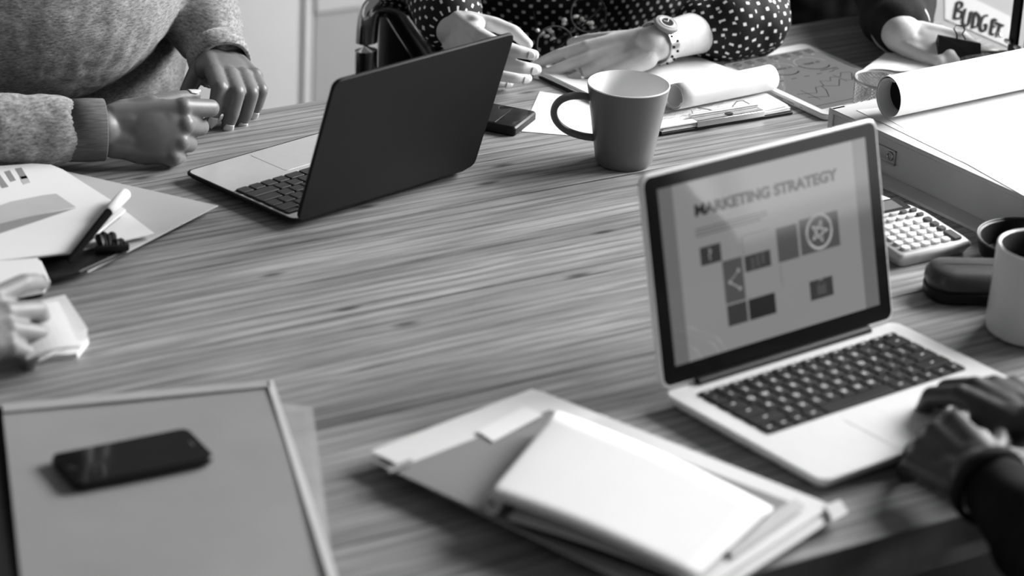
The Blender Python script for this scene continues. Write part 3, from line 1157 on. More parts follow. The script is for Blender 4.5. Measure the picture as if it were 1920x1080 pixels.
# ================================================================== pencil case, bowl
ca_ = on(1800, 575, 0)
ga = math.atan2(CR.y, CR.x) + R(3)
pc = thing('glasses_case', 'black rounded glasses case between the calculator and the pale mug', 'case', (ca_.x, ca_.y, T), ga)
hl = MB()
hl.prism(rrect(-0.034, 0.0, 0.100, 0.066, 0.026, 8), 0.0, 0.0165, 0.004)
hl.build('bottom_shell', 'black', pc, smooth=True)
h2 = MB()
h2.rings([[(x, y, z) for x, y in rrect(-0.034 + i, 0.0 + i, 0.100 - i, 0.066 - i, 0.026 - i * .6, 8)] for i, z in ((0.001, 0.0166), (0.0, 0.019), (0.001, 0.027), (0.005, 0.033), (0.011, 0.0355), (0.02, 0.0365))])
M['case_top_sheen'] = mat('sheen_lightened_vinyl', 0.045, 0.36, var=0.2, scale=30)  # lighter than the bottom shell: reflected light on the top put into its colour
h2.build('top_shell', 'case_top_sheen', pc, smooth=True, ang=60)

bo = on(1926, 494, 0)
bw = thing('bowl', 'low round black dish behind the pale mug', 'dish', (bo.x, bo.y, T))
bd = MB()
bd.rings([[(r * math.cos(2 * math.pi * j / 48), r * math.sin(2 * math.pi * j / 48), z) for j in range(48)] for r, z in
          [(0.001, 0), (0.046, 0), (0.056, 0.012), (0.061, 0.030), (0.0595, 0.0315), (0.056, 0.030), (0.048, 0.010), (0.001, 0.008)]], caps=False)
bd.build('vessel', 'black', bw, smooth=True)
MB().tube([(0.060 * math.cos(a * .131), 0.060 * math.sin(a * .131), 0.0312) for a in range(48)], 0.0014, 8, loop=True).build('rim', 'calc_dark', bw, smooth=True)

# ================================================================== papers in the centre foreground
qC = lambda z: [on(x, y, z) for x, y in ((700, 868), (1002, 730), (1584, 958), (1290, 1150))]
fb = thing('folder', 'open pale plastic folder of printed pages in front of the silver laptop', 'folder', on(1130, 950, 0))
reparent(MB().prism(inset(qC(0.0), 0.90), T, T + 0.009, 0.001).build('inner_pages', 'paper2'), fb)
reparent(sheet(qC(0.0115), 0.0015, 16, 16, lambda u, v: 0.004 * (max(0, .25 - u) * 3) ** 2).build('cover', 'folder_pale'), fb)
qS = [on(x, y, 0.0145) for x, y in ((695, 850), (997, 729), (1560, 948), (1275, 1135))]
reparent(sheet(qS, 0.0009, 12, 12, lambda u, v: 0.003 * (1 - v) * (1 - u)).build('white_sheet', 'paper2'), fb)
qP = [on(x, y, 0.0160) for x, y in ((735, 885), (1030, 768), (1505, 950), (1235, 1110))]
reparent(sheet(qP, 0.0006, 12, 12, lambda u, v: 0.002 * (1 - v) * (1 - u)).build('printed_page', 'photo_grey'), fb)
reparent(ngon_patch([(895, 808), (985, 762), (1018, 778), (925, 828)], 0.0183, None, 'white_patch', 'paper'), fb)
reparent(ngon_patch([(725, 878), (770, 860), (776, 868), (732, 887)], 0.0205, None, 'fine_print', 'print_mid'), fb)
reparent(ngon_patch([(1355, 1022), (1490, 935), (1512, 950), (1375, 1045)], 0.0180, None, 'pale_band', 'print_light'), fb)
tab_ = flat_px('corner_tab', [(1545, 948), (1575, 935), (1590, 958), (1560, 975)], 0.0125, 0.016, 'folder_pale', 0.0008, None, False)
reparent(tab_, fb)

# notepad with its cover rolled around the bound edge
zN = 0.041
n0, n1_, n2_, n3_ = on(1052, 772, zN), on(1452, 930, zN), on(1302, 1060, zN), on(922, 925, zN)
npd = thing('notepad', 'white notepad with its front pages rolled back, lying on the pale folder', 'notepad', (n0 + n2_) / 2 - V((0, 0, 0.012)))
ur = (n1_ - n0).normalized()
RN = 0.0095
rowsN = []
for k in range(12):                        # flat page, from right edge towards the bound edge
    t = 1 - k / 11
    sag = -0.012 * t * t + 0.002 * math.sin(3.1 * t)
    rowsN.append((n0.lerp(n1_, t) + V((0, 0, sag)), n3_.lerp(n2_, t) + V((0, 0, sag - 0.003))))
for k in range(1, 31):
    th = math.pi / 2 + 1.25 * 2 * math.pi * k / 30
    rr = RN - 0.0015 * k / 30
    off = ur * (rr * math.cos(th)) + V((0, 0, -RN + rr * math.sin(th)))
    rowsN.append((n0 + off, n3_ + V((0, 0, -0.003)) + off))


def strip(rows, seg=8):
    mm = MB()
    rg = [[a.lerp(b_, j / seg) for j in range(seg + 1)] for a, b_ in rows]
    vs = [p for r in rg for p in r]
    fs = []
    for i in range(len(rg) - 1):
        for j in range(seg):
            fs.append((i * (seg + 1) + j, i * (seg + 1) + j + 1, (i + 1) * (seg + 1) + j + 1, (i + 1) * (seg + 1) + j))
    return mm.add(vs, fs)


pgs = strip(rowsN).build('rolled_page', 'paper', smooth=True, ang=80)
pgs.modifiers.new('thickness', 'SOLIDIFY').thickness = 0.0012
reparent(pgs, npd)
lower = [p + V((0, 0, -0.0165)) for p in (n0 + ur * .012, n1_ + ur * -.004, n2_ + ur * -.012, n3_ + ur * .02)]
lower[0].z = lower[1].z = lower[2].z = lower[3].z = T + 0.0215
reparent(sheet(lower, 0.002, 6, 6).build('gap_shade_board', 'black'), npd)  # black sheet standing in for the shadow gap below the notepad
lo2 = [p + V((0, 0, 0.002)) for p in lower]
reparent(sheet(lo2, 0.0015, 6, 6, lambda u, v: 0.003 * math.sin(u * 3)).build('under_page', 'paper2'), npd)

# ================================================================== bottom left: grey folder, phone
fl_ = thing('folder', 'grey plastic folder under the black smartphone at the lower left', 'folder', on(300, 950, 0))
g0, g1, g2, g3 = on(3, 757, .010), on(506, 712, .010), on(655, 1170, .010), on(52, 1200, .010)
reparent(MB().prism(inset([V((p.x, p.y, T)) for p in (g0, g1, g2, g3)], 0.88), T, T + 0.008, 0.001).build('inner_pages', 'card_grey'), fl_)
reparent(sheet((g0, g1, g2, g3), 0.0014, 16, 16, lambda u, v: 0.0012 * math.sin(6 * u + 2) * math.sin(5 * v)).build('cover', 'folder_grey'), fl_)
reparent(sheet(quad_px([(500, 714), (512, 713), (664, 1175), (644, 1175)], .0125), 0.0012, 2, 10).build('edge_strip', 'folder_pale'), fl_)
reparent(sheet(quad_px([(3, 757), (505, 712), (508, 724), (6, 772)], .0125), 0.0008, 10, 2).build('top_strip', 'folder_edge'), fl_)
sl_ = sheet(quad_px([(430, 745), (586, 762), (640, 1180), (500, 1180)], .0055), 0.001, 10, 10).build('plastic_sleeve', 'sleeve', center=True)
tag(sl_, 'translucent plastic sleeve sticking out from the right of the grey folder', 'sleeve')
bk = MB().prism([on(x, y, .006) for x, y in ((-60, 745), (14, 765), (58, 1190), (-10, 1200))], T, T + 0.006, 0.001).build('notebook', 'black_matte', center=True)
tag(bk, 'black notebook poking out left from under the grey folder', 'notebook')
pho = thing('smartphone', 'black smartphone with a glossy screen lying on the grey folder', 'phone', (-1.6156, -0.7950, T + 0.0117), R(-2.48))
MB().prism(rrect(0, -0.067, 0.138, 0, 0.009, 6), 0, 0.0075, 0.002).build('body', 'black', pho, smooth=True)
MB().prism(rrect(0.001, -0.066, 0.137, -0.001, 0.008, 6), 0.0075, 0.0079).build('glass', 'black_gloss', pho)
MB().lathe([(0.0052, 0.0079), (0.0052, 0.0081)], 20, (0.009, -0.0335, 0)).build('home_button', 'black', pho)
MB().box((0.128, -0.0335, 0.0080), (0.0016, 0.010, 0.0002)).build('speaker_slot', 'steel', pho)

# ================================================================== left: chart pages, grey card folder, pen, clips
gf = flat_px('card_folder', [(100, 315), (409, 385), (165, 509), (-90, 470)], 0.008, 0.0095, 'card_grey', 0.0004)
tag(gf, 'plain grey card folder with its corner pointing at the dark laptop', 'folder')
gb = MB().prism(inset([on(x, y, 0) for x, y in ((100, 335), (380, 395), (165, 495), (-90, 470))], 0.86), T, T + 0.008, 0.001).build('document_wallet', 'black_matte', center=True)
tag(gb, 'black document wallet under the grey card folder', 'folder')
blk = flat_px('black_clipboard', [(60, 462), (235, 452), (238, 468), (150, 508), (95, 520), (60, 500)], 0.0095, 0.014, 'black', 0.001)
tag(blk, 'black clipboard edge showing below the chart pages', 'clipboard')
w2 = flat_px('paper_sheet', [(40, 330), (205, 372), (290, 437), (150, 468), (-60, 475)], 0.014, 0.016, 'paper', 0.0003)
tag(w2, 'white sheet with a cut corner under the top chart page', 'paper')
cpz = 0.026
pf = MB().prism([on(x, y, .02) for x, y in ((-160, 340), (60, 322), (100, 324), (226, 402), (135, 476), (-160, 506))], T + 0.0162, T + 0.023, 0.001).build('dark_gap_slab', 'black_matte', center=True)  # added slab, its black makes the dark gap beneath the page
tag(pf, 'added black slab standing in for the dark gap under the chart page by the pen', 'folder')
cpg = thing('chart_page', 'white page of bar and area charts on top of the papers by the grey sleeve', 'paper', on(60, 400, 0.016))
reparent(MB().prism([on(x, y, cpz) for x, y in ((-160, 322), (60, 306), (96, 308), (120, 318), (236, 392), (228, 400), (140, 471), (-160, 506))], T + 0.0232, T + cpz, 0.0006).build('page_block', 'paper'), cpg)
for pts, m in (([(28, 316), (40, 314), (52, 334), (40, 336)], 'print_mid'), ([(8, 322), (18, 319), (30, 338), (20, 341)], 'print_mid'), ([(-12, 328), (-2, 325), (16, 350), (4, 353)], 'print_mid'), ([(36, 332), (50, 329), (57, 342), (44, 346)], 'print_light'),
               ([(-100, 420), (20, 378), (80, 366), (105, 363), (142, 388), (60, 405), (-100, 440)], 'print_light'), ([(-100, 442), (60, 405), (142, 390), (60, 418), (-100, 470)], 'print_mid')):
    reparent(ngon_patch(pts, cpz, None, 'chart', m), cpg)
M['ink_matte'] = mat('dull_black_plastic', 0.006, 0.9, var=0.1, spec=0.02)
p0, p1, p2 = on(128, 492, 0.032), on(203, 398, 0.034), on(238, 360, 0.036)
pen = thing('pen', 'black pen with a white cap leaning on the chart pages', 'pen', p0 - V((0, 0, .003)))
reparent(MB().tube([p0, p0.lerp(p1, .05), p1], [0.001, 0.0042, 0.0048], 14).build('barrel', 'ink_matte', smooth=True), pen)
reparent(MB().tube([p1, p1.lerp(p2, .04), p1.lerp(p2, .9), p2], [0.0048, 0.0065, 0.0068, 0.003], 14).build('cap', 'paper', smooth=True), pen)
kc = on(214, 452, 0.022)
kk = thing('claw_clip', 'black toothed claw clip lying on the white sheet by the pen', 'clip', on(212, 462, 0.016))
kb_ = MB()
for i in range(7):
    a = on(186 + i * 8, 446 + 2.4 * i * (i > 3) - (i % 2) * 4, 0.024 - .001 * i)
    kb_.cap(a, on(192 + i * 7, 462, 0.018), 0.0052, 0.0042, 8)
reparent(kb_.build('teeth', 'black', smooth=True), kk)
reparent(MB().tube([on(180, 468, 0.018), on(205, 466, .020), on(240, 464, 0.018)], 0.0042, 8).build('spine', 'black', smooth=True), kk)
lw = flat_px('paper_sheet', [(-160, 500), (50, 484), (70, 482), (78, 490), (92, 522), (82, 534), (-160, 580)], 0.020, 0.030, 'paper', 0.001)
tag(lw, 'white paper block with a rounded corner just above the blurred hand', 'paper')
lq = MB().prism([on(x, y, 0.02) for x, y in ((-160, 510), (60, 500), (80, 525), (-160, 570))], T, T + 0.020, 0.002).build('book', 'black_matte', center=True)
tag(lq, 'black book under the white paper block at the left edge', 'book')

# ================================================================== right back corner: budget file, clipped papers
XB = 0.062
LEAN = R(66)
bf = thing('budget_file', 'grey box file with a white handwritten BUDGET label', 'file', (XB, -0.22, T))
o_ = V((XB, -0.22, T))
NB = V((-math.cos(LEAN), 0, math.sin(LEAN)))
zt = 0.10
bb = MB()
bb.rings([[(0, y, 0), (0.34, y, 0), (0.34, y, zt), (zt * math.tan(LEAN), y, zt)] for y in (-0.005, 0.27)])
bb.build('body', 'box_grey', bf)


def LB(px, py):
    d = ray(px, py)
    p = CAM + d * ((o_ - CAM).dot(NB) / d.dot(NB)) + NB * 0.0006
    return p - o_


def low(px, py):
    while LB(px, py).z < 0.004:
        py -= 1
    return LB(px, py)


lbp = [LB(1772, -12), LB(1822, -4), LB(1893, 31), low(1893, 90), low(1772, 66)]
lm = MB()
lm.rings([[p - NB * 0.0005 for p in lbp], lbp])
lm.build('label', 'paper', bf)
# hand drawn letters: each stroke in picture positions on the label plane
strokes = {
    'B': [[(1795, 4), (1789, 36)], [(1795, 4), (1803, 6), (1803, 14), (1793, 20), (1804, 24), (1801, 34), (1789, 36)]],
    'U': [[(1810, 17), (1805, 42), (1810, 49), (1816, 45), (1821, 22)]],
    'D': [[(1828, 23), (1823, 53)], [(1828, 23), (1836, 32), (1834, 48), (1823, 53)]],
    'G': [[(1853, 30), (1844, 32), (1838, 48), (1840, 58), (1847, 58), (1849, 48), (1844, 47)]],
    'E': [[(1862, 36), (1857, 64)], [(1862, 36), (1869, 40)], [(1860, 49), (1866, 52)], [(1857, 64), (1864, 66)]],
    'T': [[(1866, 43), (1882, 50)], [(1875, 46), (1869, 70)]],
}
for ch, ss in strokes.items():
    lt_ = MB()
    for st in ss:
        pts = [LB(x, y) for x, y in st]
        if len(pts) > 2:                      # round the corners
            fine_ = []
            for i in range(len(pts) - 1):
                for t in range(5):
                    q = [pts[max(0, i - 1)], pts[i], pts[i + 1], pts[min(len(pts) - 1, i + 2)]]
                    s_ = t / 5
                    fine_.append(0.5 * ((2 * q[1]) + (q[2] - q[0]) * s_ + (2 * q[0] - 5 * q[1] + 4 * q[2] - q[3]) * s_ ** 2 + (3 * q[1] - q[0] - 3 * q[2] + q[3]) * s_ ** 3))
            pts = fine_ + [pts[-1]]
        lt_.tube([p + NB * 0.0004 for p in pts], 0.0026, 8, flat=0.08, upv=NB)
    lt_.build('letter', 'ink', bf)
# black file in front of it at the frame's edge
XK = 0.02
ky = atx(1893, 60, XK).y
kf = thing('file_rack', 'black wire file rack at the right end of the budget file', 'rack', (XK, ky - 0.1, T))
rk = MB()
for dy in (0.0, -0.055, -0.11, -0.165):
    rk.box((0.0, dy + 0.09, 0.075), (0.006, 0.014, 0.15))
rk.box((0.0, 0.008, 0.145), (0.006, 0.20, 0.012))
rk.build('uprights', 'black', kf)
MB().box((0.09, 0.01, 0.004), (0.2, 0.22, 0.008)).build('base', 'black', kf)
MB().box((0.06, 0.0, 0.07), (0.09, 0.17, 0.13)).build('black_card', 'black_matte', kf)
ch_ = MB()
for k in range(9):
    ch_.ell((-0.006, 0.115 - 0.02 * k, 0.040 - 0.003 * k), (0.0035, 0.0075, 0.0035), n=10)
ch_.build('chain', 'steel', kf, smooth=True)
nb = MB().box((0, 0, 0), (0.006, 0.10, 0.022)).build('name_plate', 'folder_grey', kf)
nb.location = (-0.012, 0.035, 0.013)
to_ = text_obj('letter', 'N', 0.018, 'legend', nb, Matrix.Translation((-0.0035, -0.012, -0.006)) @ Matrix(((0, 0, -1, 0), (-1, 0, 0, 0), (0, 1, 0, 0), (0, 0, 0, 1))), 0.0006, 1.0, 'CENTER')

# stack of papers held by a big binder clip
pp = thing('paper_stack', 'stack of white papers behind the pen cup held by a big black binder clip', 'paper', on(1700, 125, 0))
reparent(MB().prism([on(x, y, .02) for x, y in ((1632, 128), (1655, 104), (1690, 99), (1760, 102), (1900, 112), (1900, 150), (1690, 150))], T, T + 0.02, 0.002).build('sheets', 'paper'), pp)
reparent(sheet(quad_px([(1618, 130), (1660, 99), (1900, 90), (1900, 140)], 0.024), 0.0006, 10, 10, lambda u, v: 0.006 * math.sin(u * 4) * v).build('top_sheet', 'paper'), pp)
bc0, bc1 = on(1755, 104, 0.026), on(1835, 104, 0.026)
bcx = (bc1 - bc0)
bca = math.atan2(bcx.y, bcx.x)
bc = thing('binder_clip', 'large black binder clip with wire arms pinched by the hand at the back right', 'clip', on(1757, 108, 0.036), bca)
bcl = bcx.length
wed = MB()
wed.rings([[(x, -0.004, 0.0), (x, 0.016, 0.002), (x, 0.020, 0.008), (x, 0.008, 0.030 - x * .2), (x, 0.004, 0.030 - x * .2)] for x in (0, bcl)])
wed.build('jaw', 'black', bc)
wa = MB()
wa.tube([(bcl * .42, 0.002, 0.026), (bcl * .38, -0.002, 0.034), (bcl * .30, -0.002, 0.041), (bcl * .34, -0.002, 0.046), (bcl * .52, -0.002, 0.045), (bcl * .55, -0.002, 0.039), (bcl * .52, 0, 0.033), (bcl * .62, 0.002, 0.025)], 0.0010, 8)
wa.build('wire_arm', 'black', bc, smooth=True)
sp = thing('sparkly_pouch', 'dark glittery pouch lying behind the paper roll', 'pouch', on(1826, 118, 0.024), bca)
M['glitter'] = mat('glitter_cloth', 0.12, 0.25, var=1.0, scale=700, bump=0.8, bscale=600)
MB().ell((0, 0, 0.008), (0.040, 0.026, 0.012)).build('cloth', 'glitter', sp, smooth=True)
MB().tube([(-0.030, -0.012, 0.018), (0, -0.008, 0.021), (0.04, -0.006, 0.018), (0.055, -0.004, 0.012)], 0.0022, 8).build('zip', 'steel', sp, smooth=True)

# ================================================================== people
def organic(name, mb, voxel, smooth, m, parent=None, wrinkle=None, factor=0.5):
    """fuse overlapping volumes into one continuous skin"""
    me = mb.mesh(name)
    bm = bmesh.new()
    bm.from_mesh(me)
    bmesh.ops.recalc_face_normals(bm, faces=bm.faces)
    bm.to_mesh(me)
    bm.free()
    o = D.objects.new(name, me)
    COL.objects.link(o)
    r = o.modifiers.new('r', 'REMESH')
    r.mode = 'VOXEL'
    r.voxel_size = voxel
    s = o.modifiers.new('s', 'SMOOTH')
    s.factor = factor
    s.iterations = smooth
    bpy.context.view_layer.update()
    me2 = D.meshes.new_from_object(o.evaluated_get(bpy.context.evaluated_depsgraph_get()))
    o.modifiers.clear()
    o.data = me2
    D.meshes.remove(me)
    me2.name = name
    if wrinkle:
        nr = [v.normal.copy() for v in me2.vertices]
        for v, nn_ in zip(me2.vertices, nr):
            v.co += nn_ * wrinkle(v.co)
    me2.materials.clear()
    me2.materials.append(M[m] if isinstance(m, str) else m)
    me2.polygons.foreach_set('use_smooth', [True] * len(me2.polygons))
    me2.update()
    if parent:
        o.parent = parent
    return o


FING = [('index', 0.092, 0.027, (0.044, 0.026, 0.021), 0.0094), ('middle', 0.094, 0.0065, (0.048, 0.029, 0.022), 0.0096),
        ('ring', 0.088, -0.0135, (0.044, 0.027, 0.022), 0.0091), ('little', 0.079, -0.031, (0.034, 0.020, 0.019), 0.0082)]


def hand(mb, wrist, f, n, right, sc, curls, spread=(4, 1, -3, -8), thumb=(35, 10, 10, 15), fr=1.0, arch=0.0, thick=1.0):
    """adds a hand to mb; returns nail frames. curls: per finger (mcp, pip, dip) degrees towards the palm.
    thumb: (angle away from the fingers, angle to the palm side, bend1, bend2)"""
    f = V(f).normalized()
    n = V(n)
    n = (n - f * n.dot(f)).normalized()
    s = n.cross(f) if right else f.cross(n)
    wrist = V(wrist)

    def Pt(x, y, z):
        return wrist + (f * x + s * y + n * z) * sc
    nails = []
    mcps = []
    for k, (nm, mx, my, seg, r0) in enumerate(FING):
        zz = -arch * abs(my - 0.006) / 0.03 * 0.006
        p = Pt(mx, my, zz)
        mcps.append(p)
        a = R(spread[k])
        d0 = f * math.cos(a) + s * math.sin(a)
        th = 0
        rr = [r0 * 1.06, r0 * 0.98, r0 * 0.86, r0 * 0.74]
        rr = [x * sc * fr for x in rr]
        for j in range(3):
            th += R(curls[k][j])
            d = d0 * math.cos(th) - n * math.sin(th)
            q = p + d * seg[j] * sc
            mb.cap(p, q, rr[j], rr[j + 1], 16)
            mb.ell(p, (rr[j] * 1.0,) * 3, n=12)
            dors = d0 * math.sin(th) + n * math.cos(th)
            p = q
        nails.append((p - d * 0.002 * sc, d.copy(), dors.copy(), rr[3]))
        # knuckle pad and metacarpal
        mb.ell(mcps[-1], (0.0108 * sc * fr,) * 3, n=12)
        mb.cap(Pt(0.010, my * 0.62, 0), mcps[-1], 0.0150 * sc, 0.0108 * sc, 16)
    for k in range(3):
        mid = (mcps[k] + mcps[k + 1]) / 2
        mb.cap(Pt(0.02, (FING[k][2] + FING[k + 1][2]) * .35, -0.003), mid - f * 0.006 * sc - n * .001, 0.0135 * sc, 0.0098 * sc, 12)
    rot = Matrix((f, s, n)).transposed()
    mb.ell(Pt(0.050, -0.002, -0.003), (0.050 * sc, 0.0395 * sc, 0.0150 * sc * thick), rot, 24)
    mb.ell(Pt(0.070, -0.001, -0.002), (0.030 * sc, 0.0390 * sc, 0.0122 * sc * thick), rot, 24)
    # heel of the hand
    mb.cap(Pt(0.014, 0.016, -0.008), Pt(0.055, 0.030, -0.008), 0.0165 * sc, 0.0125 * sc)
    mb.cap(Pt(0.012, -0.018, -0.008), Pt(0.062, -0.029, -0.006), 0.0155 * sc, 0.0115 * sc)
    mb.cap(Pt(-0.012, 0.010, 0), Pt(0.03, 0.012, -0.002), 0.0175 * sc, 0.017 * sc)
    mb.cap(Pt(-0.012, -0.010, 0), Pt(0.03, -0.012, -0.002), 0.0175 * sc, 0.017 * sc)
    # thumb
    a, b_, b1, b2 = [R(x) for x in thumb]
    p = Pt(0.020, 0.022, -0.008)
    lens, rad = (0.044, 0.034, 0.027), (0.0145, 0.0112, 0.0100, 0.0078)
    for j, ex_ in enumerate((0, b1, b2)):
        a -= ex_
        d = (f * math.cos(a) + s * math.sin(a)) * math.cos(b_) - n * math.sin(b_)
        q = p + d * lens[j] * sc
        mb.cap(p, q, rad[j] * sc, rad[j + 1] * sc)
        p = q
    side = d.cross(n).normalized()
    dors = (n * 0.55 + (s * math.cos(a) - f * math.sin(a)) * 0.85)
    dors = (dors - d * dors.dot(d)).normalized()
    nails.append((p - d * 0.002 * sc, d.copy(), dors, rad[3] * sc))
    return nails, s


def nail_mesh(fr, parent, m, ln=0.0105, long=0.0, name='fingernail'):
    p, d, n, r = fr
    sd_ = d.cross(n).normalized()
    wdt = r * 0.80
    c = p + n * (r * 0.66)
    rows_ = []
    for i in range(7):
        t = i / 6
        x = -ln * 0.75 + (ln + long) * t
        ww = wdt * (0.80 + 0.25 * math.sin(math.pi * min(t, .8))) * (1 - (0.75 * max(0, t - .6) / .4 if long else 0.55 * max(0, t - .75) / .25))
        row = []
        for j in range(7):
            y = -1 + 2 * j / 6
            row.append(c + d * x + sd_ * (ww * y) + n * (r * 0.42 * math.sqrt(max(0, 1 - 0.8 * y * y)) - 0.0004 - 0.06 * max(0, x) + 0.14 * max(0, -x)))
        rows_.append(row)
    mm = MB()
    vs = [q for r_ in rows_ for q in r_]
    fs = [(i * 7 + j, i * 7 + j + 1, (i + 1) * 7 + j + 1, (i + 1) * 7 + j) for i in range(6) for j in range(6)]
    mm.add(vs, fs)
    o = mm.build(name, m, parent, smooth=True, ang=80)
    o.modifiers.new('thickness', 'SOLIDIFY').thickness = 0.0006
    return o


def chain(mb, pts, rs, n=20):
    for i in range(len(pts) - 1):
        mb.cap(pts[i], pts[i + 1], rs[i], rs[i + 1], n)


def folds(freq, amp, axis=None, seed=0.0, sharp=1.0):
    def fn(co):
        if axis is not None:
            a = V(axis)
            al = a * co.dot(a)
            q = al * freq + (co - al) * freq * 0.35
        else:
            q = co * freq
        return amp * (noise.noise(q + V((seed, seed * 2, 0))) + 0.5 * noise.noise(q * 2.1 + V((seed, 5, 1))))
    return fn


def cuff_ring(name, c, d, r, ln, m, parent, ribs=0, flat=1.0, upv=(0, 0, 1)):
    """short knitted tube around an arm at c, axis d"""
    d = V(d).normalized()
    a = d.cross(V(upv)).normalized()
    b_ = a.cross(d)
    N2 = 72
    rg = []
    for t, k in ((0, .94), (0.02, 1.0), (0.5, 1.02), (0.97, 1.0), (1.0, .97), (1.0, .88), (0.9, .86), (0.0, .86)):
        rg.append([V(c) + d * (ln * t) + (a * math.cos(2 * math.pi * j / N2) + b_ * flat * math.sin(2 * math.pi * j / N2)) * (r * k * (1 + (0.012 * (-1) ** j if ribs else 0))) for j in range(N2)])
    mm = MB().rings(rg, caps=False)
    return mm.build(name, m, parent, smooth=True, ang=80)


def head(mb, mid, face):
    """neck and head above the middle of the shoulders; returns the frame for eyes, lips and hair"""
    f = (V((face[0], face[1], 0)).normalized() + V((0, 0, -0.30))).normalized()
    s = f.cross(V((0, 0, 1))).normalized()
    u = s.cross(f).normalized()
    c = mid + V((0, 0, 0.225)) + V((face[0], face[1], 0)).normalized() * 0.035
    rot = Matrix((s, f, u)).transposed()
    P = lambda x, y, z: c + s * x + f * y + u * z
    mb.cap(mid - V((0, 0, 0.03)), P(0, -0.02, -0.06), 0.058, 0.052, 20)
    mb.ell(P(0, -0.012, 0.025), (0.074, 0.093, 0.092), rot, 32)
    mb.ell(P(0, 0.022, -0.040), (0.060, 0.066, 0.072), rot, 28)
    mb.ell(P(0, 0.050, -0.085), (0.030, 0.030, 0.022), rot, 16)
    mb.cap(P(0, 0.080, 0.008), P(0, 0.099, -0.028), 0.009, 0.013, 12)
    mb.cap(P(-0.034, 0.074, 0.020), P(0.034, 0.074, 0.020), 0.012, 0.012, 12)
    mb.ell(P(0.0, 0.080, -0.058), (0.024, 0.012, 0.012), rot, 16)
    for k in (-1, 1):
        mb.ell(P(k * 0.075, -0.012, -0.012), (0.010, 0.018, 0.032), rot, 16)
        mb.ell(P(k * 0.038, 0.062, -0.026), (0.022, 0.020, 0.022), rot, 16)
    return P, rot


def face_parts(P, rot, parent, hair_mat, long_hair):
    for k in (-1, 1):
        e = MB().ell(P(k * 0.031, 0.077, 0.002), (0.012, 0.008, 0.007), rot, 14).build('eye', 'mug_in', parent, smooth=True)
        MB().ell(P(k * 0.031, 0.083, 0.002), (0.0055, 0.003, 0.0055), rot, 12).build('iris', 'black', e, smooth=True)
        MB().tube([P(k * 0.016, 0.086, 0.020), P(k * 0.032, 0.087, 0.025), P(k * 0.048, 0.078, 0.021)], 0.0032, 8).build('eyebrow', hair_mat, parent, smooth=True)
    MB().ell(P(0, 0.089, -0.058), (0.021, 0.006, 0.0065), rot, 14).build('lips', 'print_mid', parent, smooth=True)
    hm = MB()
    hm.ell(P(0, -0.022, 0.040), (0.084, 0.096, 0.090), rot, 32)
    hm.ell(P(0, -0.052, -0.010), (0.078, 0.062, 0.080), rot, 24)
    if long_hair:
        for k in (-1, 1):
            hm.cap(P(k * 0.066, -0.030, 0.0), P(k * 0.072, -0.020, -0.19), 0.034, 0.024, 16)
        hm.cap(P(0, -0.070, 0.0), P(0, -0.075, -0.22), 0.055, 0.040, 16)
    organic('hair', hm, 0.005, 4, hair_mat, parent, folds(55, 0.004, (0.2, 0.1, 1), 21.0))


def trousers(hip, knees, floor_y, parent, m):
    """seated legs: hips, knees and feet on the floor"""
    t = MB()
    t.ell(hip, (0.175, 0.15, 0.11), None, 28)
    for k, kn in zip((-1, 1), knees):
        t.cap(hip + V((k * 0.09, 0, -0.01)), kn, 0.082, 0.062, 20)
        t.cap(kn, V((kn.x, floor_y, 0.10)), 0.060, 0.045, 20)
    organic('trousers', t, 0.008, 4, m, parent, folds(16, 0.004, None, 31.0))
    d = (sum(knees, V((0, 0, 0))) / 2 - hip)
    d.z = 0
    d.normalize()
    for kn in knees:
        sh = MB()
        c = V((kn.x, floor_y, 0.045))
        sh.cap(c - d * 0.04, c + d * 0.13, 0.042, 0.036, 16)
        o = organic('shoe', sh, 0.006, 3, 'black', parent)
        for v in o.data.vertices:
            v.co.z = max(v.co.z, 0.0)


# ---------------------------------------------------------------- person in the grey sweater
bdy = MB()
# their right hand (picture left): resting on its little-finger side
wR = on(196, 243, 0.046)
fR = V((0.93, -0.36, -0.03))
nR = V((-0.34, -0.85, 0.40))
aR = (wR - on(-40, 248, 0.050)).normalized()      # along the forearm
nl1, s1 = hand(bdy, wR, fR, nR, True, 1.0, ((36, 48, 24), (62, 74, 40), (70, 82, 48), (72, 80, 50)), (2, 0, -2, -5), (16, 26, 2, 4), 1.2, 0.3, 1.25)
# their left hand (picture right): hanging from the cuff, fingertips down on the table
fL = V((-0.22, -0.97, 0.0)).normalized()
nL = V((0.22, -0.06, 0.95))
wL = on(438, 142, 0.052) - fL * 0.086
nl2, s2 = hand(bdy, wL, fL, nL, False, 0.95, ((8, 74, 16), (8, 78, 20), (10, 80, 20), (12, 80, 20)), (3, 1, -2, -5), (34, 40, 8, 14), 1.22, 0.0, 1.15)
elR, shR = on(-260, 235, 0.075), aty(-260, -420, 0.28)
elL, shL = aty(345, -50, 0.235), aty(330, -480, 0.30)
chain(bdy, [wR - aR * 0.005, wR - aR * 0.16, elR, shR], [0.026, 0.030, 0.036, 0.045])
chain(bdy, [wL - V(fL).normalized() * 0.005, elL, shL], [0.026, 0.036, 0.045])
bdy.cap(shR, shL, 0.06, 0.06)
hf1 = head(bdy, (shR + shL) / 2, (0.1, -1))
pe = organic('person', bdy, 0.0020, 9, 'skin_mid')
tag(pe, 'person in a grey knit sweater resting both hands beside the dark laptop', 'person')
for k, fr_ in enumerate(nl1):
    if k in (0, 4):
        nail_mesh(fr_, pe, 'nail_pale', 0.011, 0.006)
for k, fr_ in enumerate(nl2):
    nail_mesh(fr_, pe, 'nail_pale', 0.011, 0.005)
sw = MB()
fwdR = aR
